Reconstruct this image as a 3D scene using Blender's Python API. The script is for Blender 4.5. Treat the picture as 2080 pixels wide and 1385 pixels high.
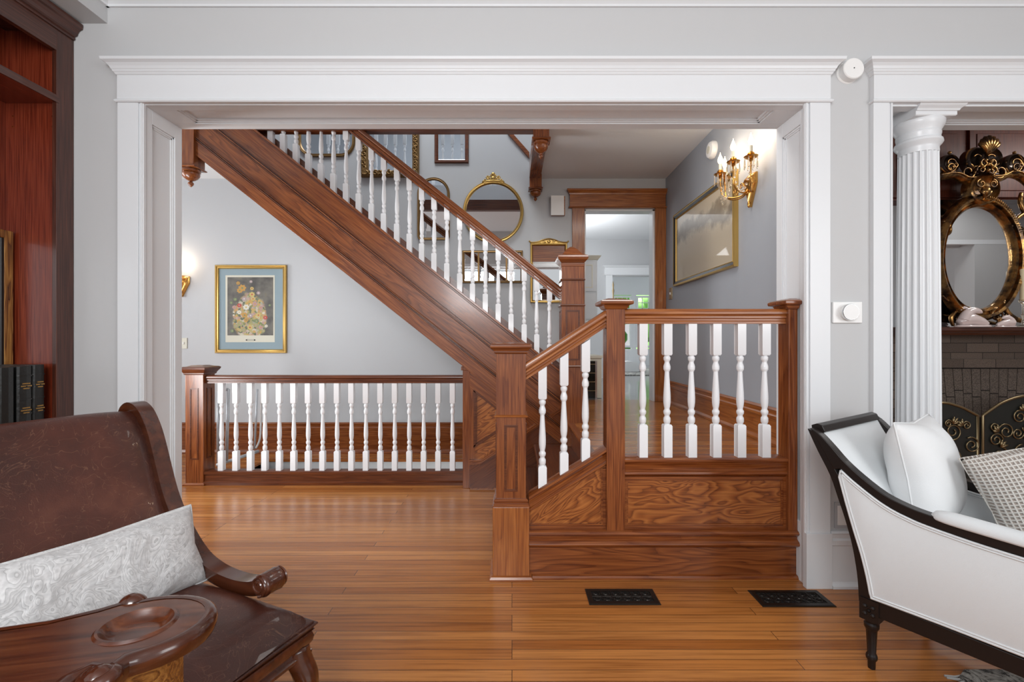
import bpy, bmesh, math, random
from mathutils import Vector, Matrix
random.seed(7)
for o in list(bpy.data.objects): bpy.data.objects.remove(o)
SC = bpy.context.scene
COL = SC.collection
pi = math.pi
# ---------------------------------------------------------------- camera
F, CX, CY, H = 940.0, 1040.0, 690.0, 1.22
cam_d = bpy.data.cameras.new('camera'); cam = bpy.data.objects.new('camera', cam_d); COL.objects.link(cam)
cam_d.sensor_width = 36.0; cam_d.lens = 36.0*F/2080.0
cam_d.shift_y = -(1385/2-CY)/2080.0
cam_d.clip_start = 0.05; cam_d.clip_end = 100
cam.location = (0, 0, H); cam.rotation_euler = (pi/2, 0, 0)
SC.camera = cam
# ---------------------------------------------------------------- colour management
SC.view_settings.view_transform = 'Standard'; SC.view_settings.look = 'None'
SC.view_settings.gamma = 1.0; SC.view_settings.use_curve_mapping = False
SC.view_settings.exposure = 0.0
# ---------------------------------------------------------------- world
w = bpy.data.worlds.new('world'); SC.world = w; w.use_nodes = True
bgn = w.node_tree.nodes['Background']; bgn.inputs[0].default_value = (0.97, 0.985, 1.0, 1); bgn.inputs[1].default_value = 0.66
# ---------------------------------------------------------------- lights (daylight from windows behind the photographer and beyond, plus added unseen fill lights)
def area(name, loc, aim, sx, sy, power, col=(1, 1, 1)):
    l = bpy.data.lights.new(name, 'AREA'); l.shape = 'RECTANGLE'; l.size = sx; l.size_y = sy; l.energy = power; l.color = col
    o = bpy.data.objects.new(name, l); COL.objects.link(o); o.location = loc
    o.rotation_euler = (Vector(aim)-Vector(loc)).to_track_quat('-Z', 'Y').to_euler()
    o['kind'] = 'structure'
    return o
area('window_light_main', (-0.6, -1.6, 2.35), (-0.5, 4, 1.3), 1.3, 1.1, 82, (0.97, 0.985, 1))
area('window_light_side', (3.2, -1.2, 1.9), (0.2, 3.5, 1.0), 1.6, 1.8, 45, (0.95, 0.98, 1))
area('window_light_upstairs', (-1.0, 3.6, 5.5), (-0.8, 4.6, 2), 2.0, 0.9, 75, (0.93, 0.97, 1))  # unseen area light under the upstairs ceiling, facing down
area('window_light_hall', (-5.6, 3.2, 1.5), (0.8, 3.9, 2.3), 1.1, 1.9, 62, (0.96, 0.98, 1))  # added unseen fill at the left end, brightens the hall
area('window_light_front_door', (-3.2, 2.85, 1.0), (0.9, 4.0, 2.9), 0.5, 1.2, 34, (0.95, 0.98, 1))  # added unseen uplight that lightens the hall ceiling
area('kitchen_ceiling_light', (0.6, 6.4, 2.4), (0.9, 6.6, 3.2), 1.0, 1.0, 20, (0.97, 0.985, 1))  # added unseen fill aimed upward to brighten the kitchen
area('daylight_on_garden', (2.8, 12.3, 5.5), (2.8, 14, 1.5), 3, 2, 900, (1, 1, .97))
area('landing_ceiling_light', (0.85, 2.9, 2.93), (0.9, 3.2, 0.5), 0.7, 0.5, 11, (1, 0.98, 0.95))  # added fill hidden above the opening head, lightens the landing
area('basement_stair_light', (-1.2, 4.10, -0.55), (-1.4, 4.74, -0.1), 1.6, 0.3, 5, (1, 0.98, 0.95))  # added unseen fill that lightens the stairwell's far wall
area('window_light_kitchen', (0.1, 6.6, 1.9), (1.4, 6.9, 1.4), 0.9, 1.2, 20, (0.97, 0.99, 1))  # unseen sideways fill inside the kitchen, added for brightness
area('window_light_sunroom', (1.2, 11.6, 2.0), (1.3, 8.5, 0.6), 2.4, 1.6, 120, (0.97, 0.99, 1))
area('window_light_parlor', (5.2, 3.25, 3.15), (4.8, 3.9, 0.8), 1.2, 0.5, 26, (1, 0.98, 0.95))  # unseen fill just below the parlor ceiling, aimed down

def W(px, py, D): return Vector(((px-CX)/F*D, D, H-(py-CY)/F*D))
# ---------------------------------------------------------------- materials
MATS = {}
def newmat(name):
    m = bpy.data.materials.new(name); m.use_nodes = True; MATS[name] = m
    return m, m.node_tree, m.node_tree.nodes['Principled BSDF']
def plain(name, col, rough=0.5, metal=0.0, coat=0.0, bump=0, bscale=200, emis=None, estr=0, spec=None, trans=0, alpha=None):
    m, t, b = newmat(name)
    b.inputs['Base Color'].default_value = (*col, 1); b.inputs['Roughness'].default_value = rough
    b.inputs['Metallic'].default_value = metal; b.inputs['Coat Weight'].default_value = coat
    b.inputs['Coat Roughness'].default_value = 0.15
    if spec is not None: b.inputs['Specular IOR Level'].default_value = spec
    if trans: b.inputs['Transmission Weight'].default_value = trans
    if emis: b.inputs['Emission Color'].default_value = (*emis, 1); b.inputs['Emission Strength'].default_value = estr
    if bump:
        n = t.nodes.new('ShaderNodeTexNoise'); n.inputs['Scale'].default_value = bscale
        tc = t.nodes.new('ShaderNodeTexCoord'); t.links.new(tc.outputs['Object'], n.inputs['Vector'])
        bp = t.nodes.new('ShaderNodeBump'); bp.inputs['Strength'].default_value = bump; bp.inputs['Distance'].default_value = 0.002
        t.links.new(n.outputs[0], bp.inputs['Height']); t.links.new(bp.outputs[0], b.inputs['Normal'])
    return m
def N(t, typ, **kw):
    n = t.nodes.new(typ)
    for k, v in kw.items():
        if k.startswith('i_'): n.inputs[k[2:].replace('_', ' ')].default_value = v
        else: setattr(n, k, v)
    return n
def ramp(t, stops):
    r = t.nodes.new('ShaderNodeValToRGB'); e = r.color_ramp.elements
    while len(e) < len(stops): e.new(0.5)
    for i, (p, c) in enumerate(stops): e[i].position = p; e[i].color = (*c, 1)
    return r
def mixc(t, a, b, fac, mode='MIX'):
    n = t.nodes.new('ShaderNodeMix'); n.data_type = 'RGBA'; n.blend_type = mode
    for sock, v in ((0, fac), (6, a), (7, b)):
        if isinstance(v, (int, float)): n.inputs[sock].default_value = v
        elif isinstance(v, tuple): n.inputs[sock].default_value = (*v, 1)
        else: t.links.new(v, n.inputs[sock])
    return n.outputs[2]
def wood(name, dark, mid, light, rough=0.3, coat=0.35, fig=0.55, scale=1.0, rot=None, sx=0.9, sy=12, cnt=8.0, fine=170, dist=0.0):
    """grain runs along the object's own X axis"""
    m, t, b = newmat(name)
    tc = N(t, 'ShaderNodeTexCoord'); oi = N(t, 'ShaderNodeObjectInfo')
    add = N(t, 'ShaderNodeVectorMath', operation='ADD'); sc = N(t, 'ShaderNodeVectorMath', operation='SCALE')
    comb = N(t, 'ShaderNodeCombineXYZ')
    for k in range(3): t.links.new(oi.outputs['Random'], comb.inputs[k])
    t.links.new(comb.outputs[0], sc.inputs[0]); sc.inputs['Scale'].default_value = 7.0
    t.links.new(tc.outputs['Object'], add.inputs[0]); t.links.new(sc.outputs[0], add.inputs[1])
    mp = N(t, 'ShaderNodeMapping'); mp.inputs['Scale'].default_value = (sx*scale, sy*scale, sy*scale)
    if rot: mp.inputs['Rotation'].default_value = rot
    t.links.new(add.outputs[0], mp.inputs[0])
    n1 = N(t, 'ShaderNodeTexNoise', i_Scale=1.0, i_Detail=2.0, i_Roughness=0.5, i_Distortion=dist); t.links.new(mp.outputs[0], n1.inputs['Vector'])
    # contour lines of a smooth field = cathedral figure
    mul = N(t, 'ShaderNodeMath', operation='MULTIPLY'); mul.inputs[1].default_value = cnt; t.links.new(n1.outputs[0], mul.inputs[0])
    fr = N(t, 'ShaderNodeMath', operation='FRACT'); t.links.new(mul.outputs[0], fr.inputs[0])
    r1 = ramp(t, [(0.0, dark), (0.3, mid), (0.75, light), (1.0, mid)]); t.links.new(fr.outputs[0], r1.inputs[0])
    mp2 = N(t, 'ShaderNodeMapping'); mp2.inputs['Scale'].default_value = (5*scale, fine*scale, fine*scale)
    if rot: mp2.inputs['Rotation'].default_value = rot
    t.links.new(add.outputs[0], mp2.inputs[0])
    n2 = N(t, 'ShaderNodeTexNoise', i_Scale=1.0, i_Detail=2.0); t.links.new(mp2.outputs[0], n2.inputs['Vector'])
    r2 = ramp(t, [(0.36, dark), (0.52, mid), (0.68, light)]); t.links.new(n2.outputs[0], r2.inputs[0])
    c = mixc(t, r2.outputs[0], r1.outputs[0], fig)
    t.links.new(c, b.inputs['Base Color'])
    b.inputs['Roughness'].default_value = rough; b.inputs['Coat Weight'].default_value = coat; b.inputs['Coat Roughness'].default_value = 0.12
    bp = N(t, 'ShaderNodeBump', i_Strength=0.12, i_Distance=0.001); t.links.new(n2.outputs[0], bp.inputs['Height']); t.links.new(bp.outputs[0], b.inputs['Normal'])
    return m
def planks(name, cols, wdt=0.057, lng=1.9, rough=0.24, dark=(0.05, 0.018, 0.006)):
    m, t, b = newmat(name)
    tc = N(t, 'ShaderNodeTexCoord')
    br = N(t, 'ShaderNodeTexBrick', offset=0.43, offset_frequency=3)
    br.inputs['Scale'].default_value = 1.0; br.inputs['Brick Width'].default_value = lng; br.inputs['Row Height'].default_value = wdt
    br.inputs['Mortar Size'].default_value = 0.0013; br.inputs['Mortar Smooth'].default_value = 0.2; br.inputs['Bias'].default_value = 0.0
    br.inputs['Color1'].default_value = (0, 0, 0, 1); br.inputs['Color2'].default_value = (1, 1, 1, 1); br.inputs['Mortar'].default_value = (0, 0, 0, 1)
    t.links.new(tc.outputs['Object'], br.inputs['Vector'])
    r0 = ramp(t, [(0.0, cols[0]), (0.5, cols[1]), (1.0, cols[2])]); t.links.new(br.outputs['Color'], r0.inputs[0])
    # grain shifted plank to plank
    sv = N(t, 'ShaderNodeVectorMath', operation='SCALE'); sv.inputs['Scale'].default_value = 13.0; t.links.new(br.outputs['Color'], sv.inputs[0])
    av = N(t, 'ShaderNodeVectorMath', operation='ADD'); t.links.new(sv.outputs[0], av.inputs[1]); t.links.new(tc.outputs['Object'], av.inputs[0])
    mp = N(t, 'ShaderNodeMapping'); mp.inputs['Scale'].default_value = (2.2, 75, 10); t.links.new(av.outputs[0], mp.inputs[0])
    n1 = N(t, 'ShaderNodeTexNoise', i_Scale=1.0, i_Detail=4.0, i_Roughness=0.6); t.links.new(mp.outputs[0], n1.inputs['Vector'])
    r1 = ramp(t, [(0.32, (0.45, 0.38, 0.32)), (0.52, (0.88, 0.88, 0.88)), (0.7, (1.08, 1.06, 1.0))]); t.links.new(n1.outputs[0], r1.inputs[0])
    c = mixc(t, r0.outputs[0], r1.outputs[0], 0.75, 'MULTIPLY')
    c = mixc(t, c, dark, br.outputs['Fac'])
    t.links.new(c, b.inputs['Base Color']); b.inputs['Roughness'].default_value = rough
    b.inputs['Coat Weight'].default_value = 0.1; b.inputs['Coat Roughness'].default_value = 0.2
    bp = N(t, 'ShaderNodeBump', i_Strength=0.25, i_Distance=0.0006, invert=True); t.links.new(br.outputs['Fac'], bp.inputs['Height']); t.links.new(bp.outputs[0], b.inputs['Normal'])
    return m
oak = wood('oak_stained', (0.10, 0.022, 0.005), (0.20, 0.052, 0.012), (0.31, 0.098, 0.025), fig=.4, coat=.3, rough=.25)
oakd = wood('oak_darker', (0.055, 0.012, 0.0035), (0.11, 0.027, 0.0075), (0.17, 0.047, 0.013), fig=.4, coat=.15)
oaks = wood('oak_stair_band', (0.085, 0.019, 0.0045), (0.19, 0.05, 0.012), (0.29, 0.09, 0.023), fig=.6, scale=1.0, coat=.2, sx=1.1, sy=8, cnt=12, dist=.3)
oakp = wood('oak_panel', (0.09, 0.02, 0.0045), (0.25, 0.068, 0.013), (0.45, 0.16, 0.038), fig=0.66, scale=1.0, coat=.3, sx=2.6, sy=9, cnt=13, dist=.5)
oakl = wood('oak_honey', (0.17, 0.042, 0.008), (0.30, 0.09, 0.018), (0.41, 0.145, 0.035), fig=.4, coat=.2)
cherry = wood('cherry_red', (0.10, 0.014, 0.006), (0.165, 0.025, 0.010), (0.22, 0.04, 0.016), rough=0.25, coat=0.4, fig=0.25)
cherryd = wood('cherry_frame', (0.035, 0.009, 0.005), (0.062, 0.017, 0.009), (0.10, 0.03, 0.016), rough=0.35, coat=0.3, fig=0.25)
mahog = wood('mahogany_carved', (0.040, 0.0095, 0.0035), (0.062, 0.015, 0.0055), (0.10, 0.026, 0.009), rough=0.2, coat=0.6, fig=0.3, scale=1, sx=1, sy=4, cnt=3, fine=40)
burl = wood('burl_veneer', (0.05, 0.014, 0.004), (0.22, 0.08, 0.015), (0.45, 0.22, 0.05), rough=0.22, coat=0.6, fig=0.7, scale=2.2)
ebony = plain('ebonised_wood', (0.012, 0.008, 0.007), 0.34, spec=.35)
floorm = planks('floor_strip_oak', [(0.36, 0.12, 0.025), (0.47, 0.175, 0.041), (0.57, 0.24, 0.068)])
floorl = planks('floor_landing_oak', [(0.34, 0.10, 0.018), (0.45, 0.155, 0.03), (0.54, 0.21, 0.05)], rough=0.16)
floork = planks('floor_grey', [(0.20, 0.20, 0.21), (0.27, 0.27, 0.28), (0.34, 0.34, 0.34)], wdt=0.1, rough=0.1, dark=(0.08, 0.08, 0.08))
wallm = plain('paint_grey', (0.54, 0.545, 0.55), 0.55, bump=0.05, bscale=300)
wall_shaded = plain('paint_blue_grey', (0.35, 0.37, 0.405), 0.55, bump=0.05, bscale=300)  # bluish shade of the right hall mixed into the grey wall colour
wallh = plain('paint_grey_hall', (0.50, 0.51, 0.525), 0.55, bump=0.05, bscale=300)
ceilm = plain('paint_ceiling', (0.76, 0.78, 0.80), 0.6)
trimw = plain('paint_white_trim', (0.735, 0.755, 0.775), 0.3)
white = plain('baluster_white', (0.83, 0.84, 0.86), 0.25)
creamp = plain('cream_paint', (0.78, 0.74, 0.62), 0.4)
plast = plain('white_plastic', (0.84, 0.84, 0.83), 0.3)
grplast = plain('grey_plastic', (0.45, 0.46, 0.48), 0.4)
ivory = plain('ivory_plastic', (0.62, 0.60, 0.50), 0.35)
gold = plain('gilt_metal', (0.56, 0.36, 0.11), 0.32, metal=0.85, bump=0.25, bscale=90)
goldd = plain('gilt_aged', (0.26, 0.15, 0.055), 0.38, metal=0.7, bump=0.6, bscale=70)
brass = plain('brass_sconce', (0.62, 0.33, 0.09), 0.22, metal=1.0)
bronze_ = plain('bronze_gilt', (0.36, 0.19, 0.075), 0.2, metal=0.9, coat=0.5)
bronzed = plain('bronze_shadow', (0.10, 0.075, 0.06), 0.2, metal=0.8, coat=0.5)  # dark metallic bronze for the cartouche bowls
iron = plain('cast_iron', (0.022, 0.018, 0.015), 0.35, metal=0.6)
antbr = plain('antique_brass', (0.30, 0.23, 0.13), 0.35, metal=0.9)
mirror = plain('mirror_glass', (0.82, 0.84, 0.86), 0.015, metal=1.0)
black = plain('black_void', (0.006, 0.006, 0.006), 0.8)
steel = plain('steel', (0.75, 0.75, 0.75), 0.12, metal=1.0)
fabric = plain('linen_white', (0.71, 0.74, 0.755), 0.85, bump=0.35, bscale=420, spec=0.2)
fabric2 = plain('linen_pillow', (0.76, 0.775, 0.785), 0.9, bump=0.3, bscale=300, spec=0.2)
wax = plain('candle_wax', (0.85, 0.72, 0.47), 0.4)
bulbm = plain('candle_bulb', (1, 0.85, 0.6), 0.3, emis=(1.0, 0.62, 0.28), estr=22)
crystal = plain('crystal', (1, 0.93, 0.8), 0.04, trans=0.9)
opal = plain('opal_glass', (0.72, 0.60, 0.58), 0.12, coat=0.8)
foliage = plain('garden_leaves', (0.25, 0.5, 0.15), 0.6)
glassm = plain('window_glass', (1, 1, 1), 0.02, trans=1.0)
darkglass = plain('dark_glass', (0.01, 0.012, 0.01), 0.08)
bookm = plain('black_leather_book', (0.013, 0.013, 0.012), 0.3, bump=0.6, bscale=60)
foilm = plain('gold_foil', (0.6, 0.33, 0.1), 0.35, metal=0.8)
matb = plain('blue_mat_board', (0.25, 0.33, 0.37), 0.7)
cream = plain('cream_paper', (0.62, 0.60, 0.50), 0.7)
# special ones
def aged(name, dark, light, rough=.22):
    m, t, b = newmat(name); tc = N(t, 'ShaderNodeTexCoord')
    n = N(t, 'ShaderNodeTexNoise', i_Scale=14.0, i_Detail=3.0); t.links.new(tc.outputs['Object'], n.inputs['Vector'])
    r = ramp(t, [(0.4, dark), (0.62, light)]); t.links.new(n.outputs[0], r.inputs[0]); t.links.new(r.outputs[0], b.inputs['Base Color'])
    b.inputs['Metallic'].default_value = .92; b.inputs['Roughness'].default_value = rough
    n2 = N(t, 'ShaderNodeTexNoise', i_Scale=45.0, i_Detail=2.0); t.links.new(tc.outputs['Object'], n2.inputs['Vector'])
    bp = N(t, 'ShaderNodeBump', i_Strength=0.35, i_Distance=0.006); t.links.new(n2.outputs[0], bp.inputs['Height']); t.links.new(bp.outputs[0], b.inputs['Normal'])
    return m
bronze = aged('bronze_gilt_aged', (0.09, 0.055, 0.035), (0.50, 0.27, 0.09))
cherryo = wood('cherry_overmantel', (0.06, 0.009, 0.003), (0.11, 0.018, 0.006), (0.15, 0.03, 0.01), rough=.45, coat=.05, fig=.3)
mahogt = wood('mahogany_top', (0.035, 0.008, 0.003), (0.085, 0.02, 0.007), (0.135, 0.04, 0.013), rough=.25, coat=.5, fig=.35, sx=1.5, sy=9, cnt=7, fine=90)
def leather():
    m, t, b = newmat('brown_leather'); tc = N(t, 'ShaderNodeTexCoord')
    n1 = N(t, 'ShaderNodeTexNoise', i_Scale=3.5, i_Detail=6.0, i_Roughness=0.65); t.links.new(tc.outputs['Object'], n1.inputs['Vector'])
    r = ramp(t, [(0.3, (0.03, 0.008, 0.005)), (0.55, (0.07, 0.018, 0.01)), (0.78, (0.14, 0.045, 0.025))]); t.links.new(n1.outputs[0], r.inputs[0])
    n2 = N(t, 'ShaderNodeTexNoise', i_Scale=9.0, i_Detail=2.0, i_Distortion=3.0); t.links.new(tc.outputs['Object'], n2.inputs['Vector'])
    r2 = ramp(t, [(0.492, (0, 0, 0)), (0.5, (0.32, 0.32, 0.32)), (0.508, (0, 0, 0))]); t.links.new(n2.outputs[0], r2.inputs[0])
    c = mixc(t, r.outputs[0], (0.30, 0.15, 0.09), r2.outputs[0]); t.links.new(c, b.inputs['Base Color'])
    b.inputs['Roughness'].default_value = 0.38; b.inputs['Coat Weight'].default_value = 0.15
    n3 = N(t, 'ShaderNodeTexVoronoi', i_Scale=260.0); t.links.new(tc.outputs['Object'], n3.inputs['Vector'])
    bp = N(t, 'ShaderNodeBump', i_Strength=0.25, i_Distance=0.001); t.links.new(n3.outputs[0], bp.inputs['Height']); t.links.new(bp.outputs[0], b.inputs['Normal'])
    return m
leath = leather()
def velvet():
    m, t, b = newmat('silver_velvet'); tc = N(t, 'ShaderNodeTexCoord')
    n1 = N(t, 'ShaderNodeTexNoise', i_Scale=7.0, i_Detail=3.0, i_Distortion=0.6); t.links.new(tc.outputs['Object'], n1.inputs['Vector'])
    mul = N(t, 'ShaderNodeMath', operation='MULTIPLY'); mul.inputs[1].default_value = 40.0; t.links.new(n1.outputs[0], mul.inputs[0])
    fr = N(t, 'ShaderNodeMath', operation='FRACT'); t.links.new(mul.outputs[0], fr.inputs[0])
    n0 = N(t, 'ShaderNodeTexNoise', i_Scale=90.0, i_Detail=2.0); t.links.new(tc.outputs['Object'], n0.inputs['Vector'])
    c1 = ramp(t, [(0.0, (0.36, 0.36, 0.36)), (0.18, (0.66, 0.66, 0.66)), (1.0, (0.52, 0.52, 0.525))]); t.links.new(fr.outputs[0], c1.inputs[0])
    c0 = ramp(t, [(0.4, (0.78, 0.78, 0.78)), (0.65, (1.05, 1.05, 1.05))]); t.links.new(n0.outputs[0], c0.inputs[0])
    t.links.new(mixc(t, c1.outputs[0], c0.outputs[0], 0.7, 'MULTIPLY'), b.inputs['Base Color'])
    b.inputs['Roughness'].default_value = 0.42; b.inputs['Sheen Weight'].default_value = 0.5
    bp = N(t, 'ShaderNodeBump', i_Strength=0.5, i_Distance=0.0015); t.links.new(fr.outputs[0], bp.inputs['Height']); t.links.new(bp.outputs[0], b.inputs['Normal'])
    return m
velv = velvet()
def waffle():
    m, t, b = newmat('waffle_weave'); tc = N(t, 'ShaderNodeTexCoord')
    sx = N(t, 'ShaderNodeSeparateXYZ'); t.links.new(tc.outputs['Object'], sx.inputs[0])
    outs = []
    for k in (0, 1):
        mu = N(t, 'ShaderNodeMath', operation='MULTIPLY'); mu.inputs[1].default_value = 2*pi/0.0125; t.links.new(sx.outputs[k], mu.inputs[0])
        si = N(t, 'ShaderNodeMath', operation='SINE'); t.links.new(mu.outputs[0], si.inputs[0]); outs.append(si)
    a = N(t, 'ShaderNodeMath', operation='MAXIMUM'); t.links.new(outs[0].outputs[0], a.inputs[0]); t.links.new(outs[1].outputs[0], a.inputs[1])
    r = ramp(t, [(0.1, (0.36, 0.31, 0.27)), (0.75, (0.66, 0.64, 0.60))]); t.links.new(a.outputs[0], r.inputs[0]); t.links.new(r.outputs[0], b.inputs['Base Color'])
    b.inputs['Roughness'].default_value = 0.9
    bp = N(t, 'ShaderNodeBump', i_Strength=0.8, i_Distance=0.003); t.links.new(a.outputs[0], bp.inputs['Height']); t.links.new(bp.outputs[0], b.inputs['Normal'])
    return m
waff = waffle()
def brickm():
    m, t, b = newmat('fireplace_brick'); tc = N(t, 'ShaderNodeTexCoord')
    mp = N(t, 'ShaderNodeMapping'); mp.inputs['Rotation'].default_value = (pi/2, 0, 0); t.links.new(tc.outputs['Object'], mp.inputs[0])
    br = N(t, 'ShaderNodeTexBrick', offset=0.5); br.inputs['Scale'].default_value = 1.0
    br.inputs['Brick Width'].default_value = 0.29; br.inputs['Row Height'].default_value = 0.085; br.inputs['Mortar Size'].default_value = 0.004
    br.inputs['Color1'].default_value = (0.105, 0.078, 0.062, 1); br.inputs['Color2'].default_value = (0.165, 0.125, 0.10, 1); br.inputs['Mortar'].default_value = (0.045, 0.034, 0.028, 1)
    t.links.new(mp.outputs[0], br.inputs['Vector'])
    n = N(t, 'ShaderNodeTexNoise', i_Scale=160.0, i_Detail=3.0); t.links.new(tc.outputs['Object'], n.inputs['Vector'])
    r = ramp(t, [(0.35, (0.55, 0.55, 0.55)), (0.6, (1.15, 1.12, 1.1))]); t.links.new(n.outputs[0], r.inputs[0])
    t.links.new(mixc(t, br.outputs['Color'], r.outputs[0], 0.8, 'MULTIPLY'), b.inputs['Base Color']); b.inputs['Roughness'].default_value = 0.8
    return m
brick = brickm()
def brickplain():
    m, t, b = newmat('arch_brick'); tc = N(t, 'ShaderNodeTexCoord'); oi = N(t, 'ShaderNodeObjectInfo')
    n = N(t, 'ShaderNodeTexNoise', i_Scale=150.0, i_Detail=3.0); t.links.new(tc.outputs['Object'], n.inputs['Vector'])
    r = ramp(t, [(0.35, (0.06, 0.045, 0.036)), (0.62, (0.17, 0.13, 0.105))]); t.links.new(n.outputs[0], r.inputs[0])
    t.links.new(r.outputs[0], b.inputs['Base Color']); b.inputs['Roughness'].default_value = 0.8
    return m
brickp = brickplain()
def rugm():
    m, t, b = newmat('rug_pattern'); tc = N(t, 'ShaderNodeTexCoord')
    n = N(t, 'ShaderNodeTexNoise', i_Scale=14.0, i_Detail=5.0, i_Roughness=0.8, i_Distortion=1.0); t.links.new(tc.outputs['Object'], n.inputs['Vector'])
    r = ramp(t, [(0.42, (0.03, 0.03, 0.03)), (0.5, (0.28, 0.28, 0.26)), (0.6, (0.42, 0.42, 0.40))]); t.links.new(n.outputs[0], r.inputs[0]); t.links.new(r.outputs[0], b.inputs['Base Color'])
    b.inputs['Roughness'].default_value = 0.95
    return m
rug = rugm()
def stripes():
    m, t, b = newmat('striped_book_cloth'); tc = N(t, 'ShaderNodeTexCoord')
    mp = N(t, 'ShaderNodeMapping'); mp.inputs['Scale'].default_value = (230, 1, 1.5); t.links.new(tc.outputs['Object'], mp.inputs[0])
    n = N(t, 'ShaderNodeTexNoise', i_Scale=1.0, i_Detail=1.0); t.links.new(mp.outputs[0], n.inputs['Vector'])
    r = ramp(t, [(0.45, (0.012, 0.012, 0.01)), (0.62, (0.17, 0.13, 0.08))]); t.links.new(n.outputs[0], r.inputs[0]); t.links.new(r.outputs[0], b.inputs['Base Color'])
    b.inputs['Roughness'].default_value = 0.6
    return m
stripe = stripes()
def artflowers():
    m, t, b = newmat('still_life_ground'); tc = N(t, 'ShaderNodeTexCoord')
    n = N(t, 'ShaderNodeTexNoise', i_Scale=9.0, i_Detail=4.0); t.links.new(tc.outputs['Object'], n.inputs['Vector'])
    r = ramp(t, [(0.35, (0.07, 0.065, 0.06)), (0.6, (0.15, 0.14, 0.12)), (0.8, (0.2, 0.15, 0.07))]); t.links.new(n.outputs[0], r.inputs[0])
    v = N(t, 'ShaderNodeTexVoronoi', i_Scale=42.0); t.links.new(tc.outputs['Object'], v.inputs['Vector'])
    sx = N(t, 'ShaderNodeSeparateColor'); t.links.new(v.outputs['Color'], sx.inputs[0])
    r2 = ramp(t, [(0.0, (.16, .20, .08)), (0.25, (.42, .36, .16)), (0.45, (.50, .30, .08)), (0.6, (.40, .26, .22)), (0.75, (.55, .52, .40)), (0.9, (.12, .14, .09))]); t.links.new(sx.outputs[0], r2.inputs[0])
    gr = N(t, 'ShaderNodeTexGradient', gradient_type='SPHERICAL'); mp = N(t, 'ShaderNodeMapping'); mp.inputs['Location'].default_value = (0, 0, -1.35); mp.inputs['Scale'].default_value = (4.6, 0.0, 3.1)
    mp.vector_type = 'POINT'; t.links.new(tc.outputs['Object'], mp.inputs[0]); mp.inputs['Location'].default_value = (0.05, 0, -1.15); t.links.new(mp.outputs[0], gr.inputs[0])
    ad = N(t, 'ShaderNodeMath', operation='MULTIPLY_ADD'); ad.inputs[1].default_value = 0.5; t.links.new(n.outputs[0], ad.inputs[0]); t.links.new(gr.outputs[0], ad.inputs[2])
    m2 = ramp(t, [(0.40, (0, 0, 0)), (0.50, (1, 1, 1))]); t.links.new(ad.outputs[0], m2.inputs[0])
    c = mixc(t, r.outputs[0], r2.outputs[0], m2.outputs[0]); t.links.new(c, b.inputs['Base Color'])
    b.inputs['Roughness'].default_value = 0.6; return m
artf = artflowers()
def artland():
    m, t, b = newmat('sepia_landscape'); tc = N(t, 'ShaderNodeTexCoord')
    sx = N(t, 'ShaderNodeSeparateXYZ'); t.links.new(tc.outputs['Object'], sx.inputs[0])
    n = N(t, 'ShaderNodeTexNoise', i_Scale=3.5, i_Detail=7.0, i_Roughness=0.6); t.links.new(tc.outputs['Object'], n.inputs['Vector'])
    # hillside: z against a slope that climbs with y plus noise
    a = N(t, 'ShaderNodeMath', operation='MULTIPLY_ADD'); a.inputs[1].default_value = 0.55; t.links.new(sx.outputs[1], a.inputs[0]); t.links.new(sx.outputs[2], a.inputs[2])
    c = N(t, 'ShaderNodeMath', operation='MULTIPLY_ADD'); c.inputs[1].default_value = 0.5; t.links.new(n.outputs[0], c.inputs[0]); t.links.new(a.outputs[0], c.inputs[2])
    r = ramp(t, [(0.26, (0.46, 0.38, 0.27)), (0.34, (0.20, 0.165, 0.12)), (0.42, (0.29, 0.24, 0.17)), (0.47, (0.55, 0.47, 0.35)), (0.9, (0.60, 0.52, 0.40))]); t.links.new(c.outputs[0], r.inputs[0]); t.links.new(r.outputs[0], b.inputs['Base Color'])
    b.inputs['Roughness'].default_value = 0.5; b.inputs['Coat Weight'].default_value = 0.5; b.inputs['Coat Roughness'].default_value = 0.03; return m
artl = artland()

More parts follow.
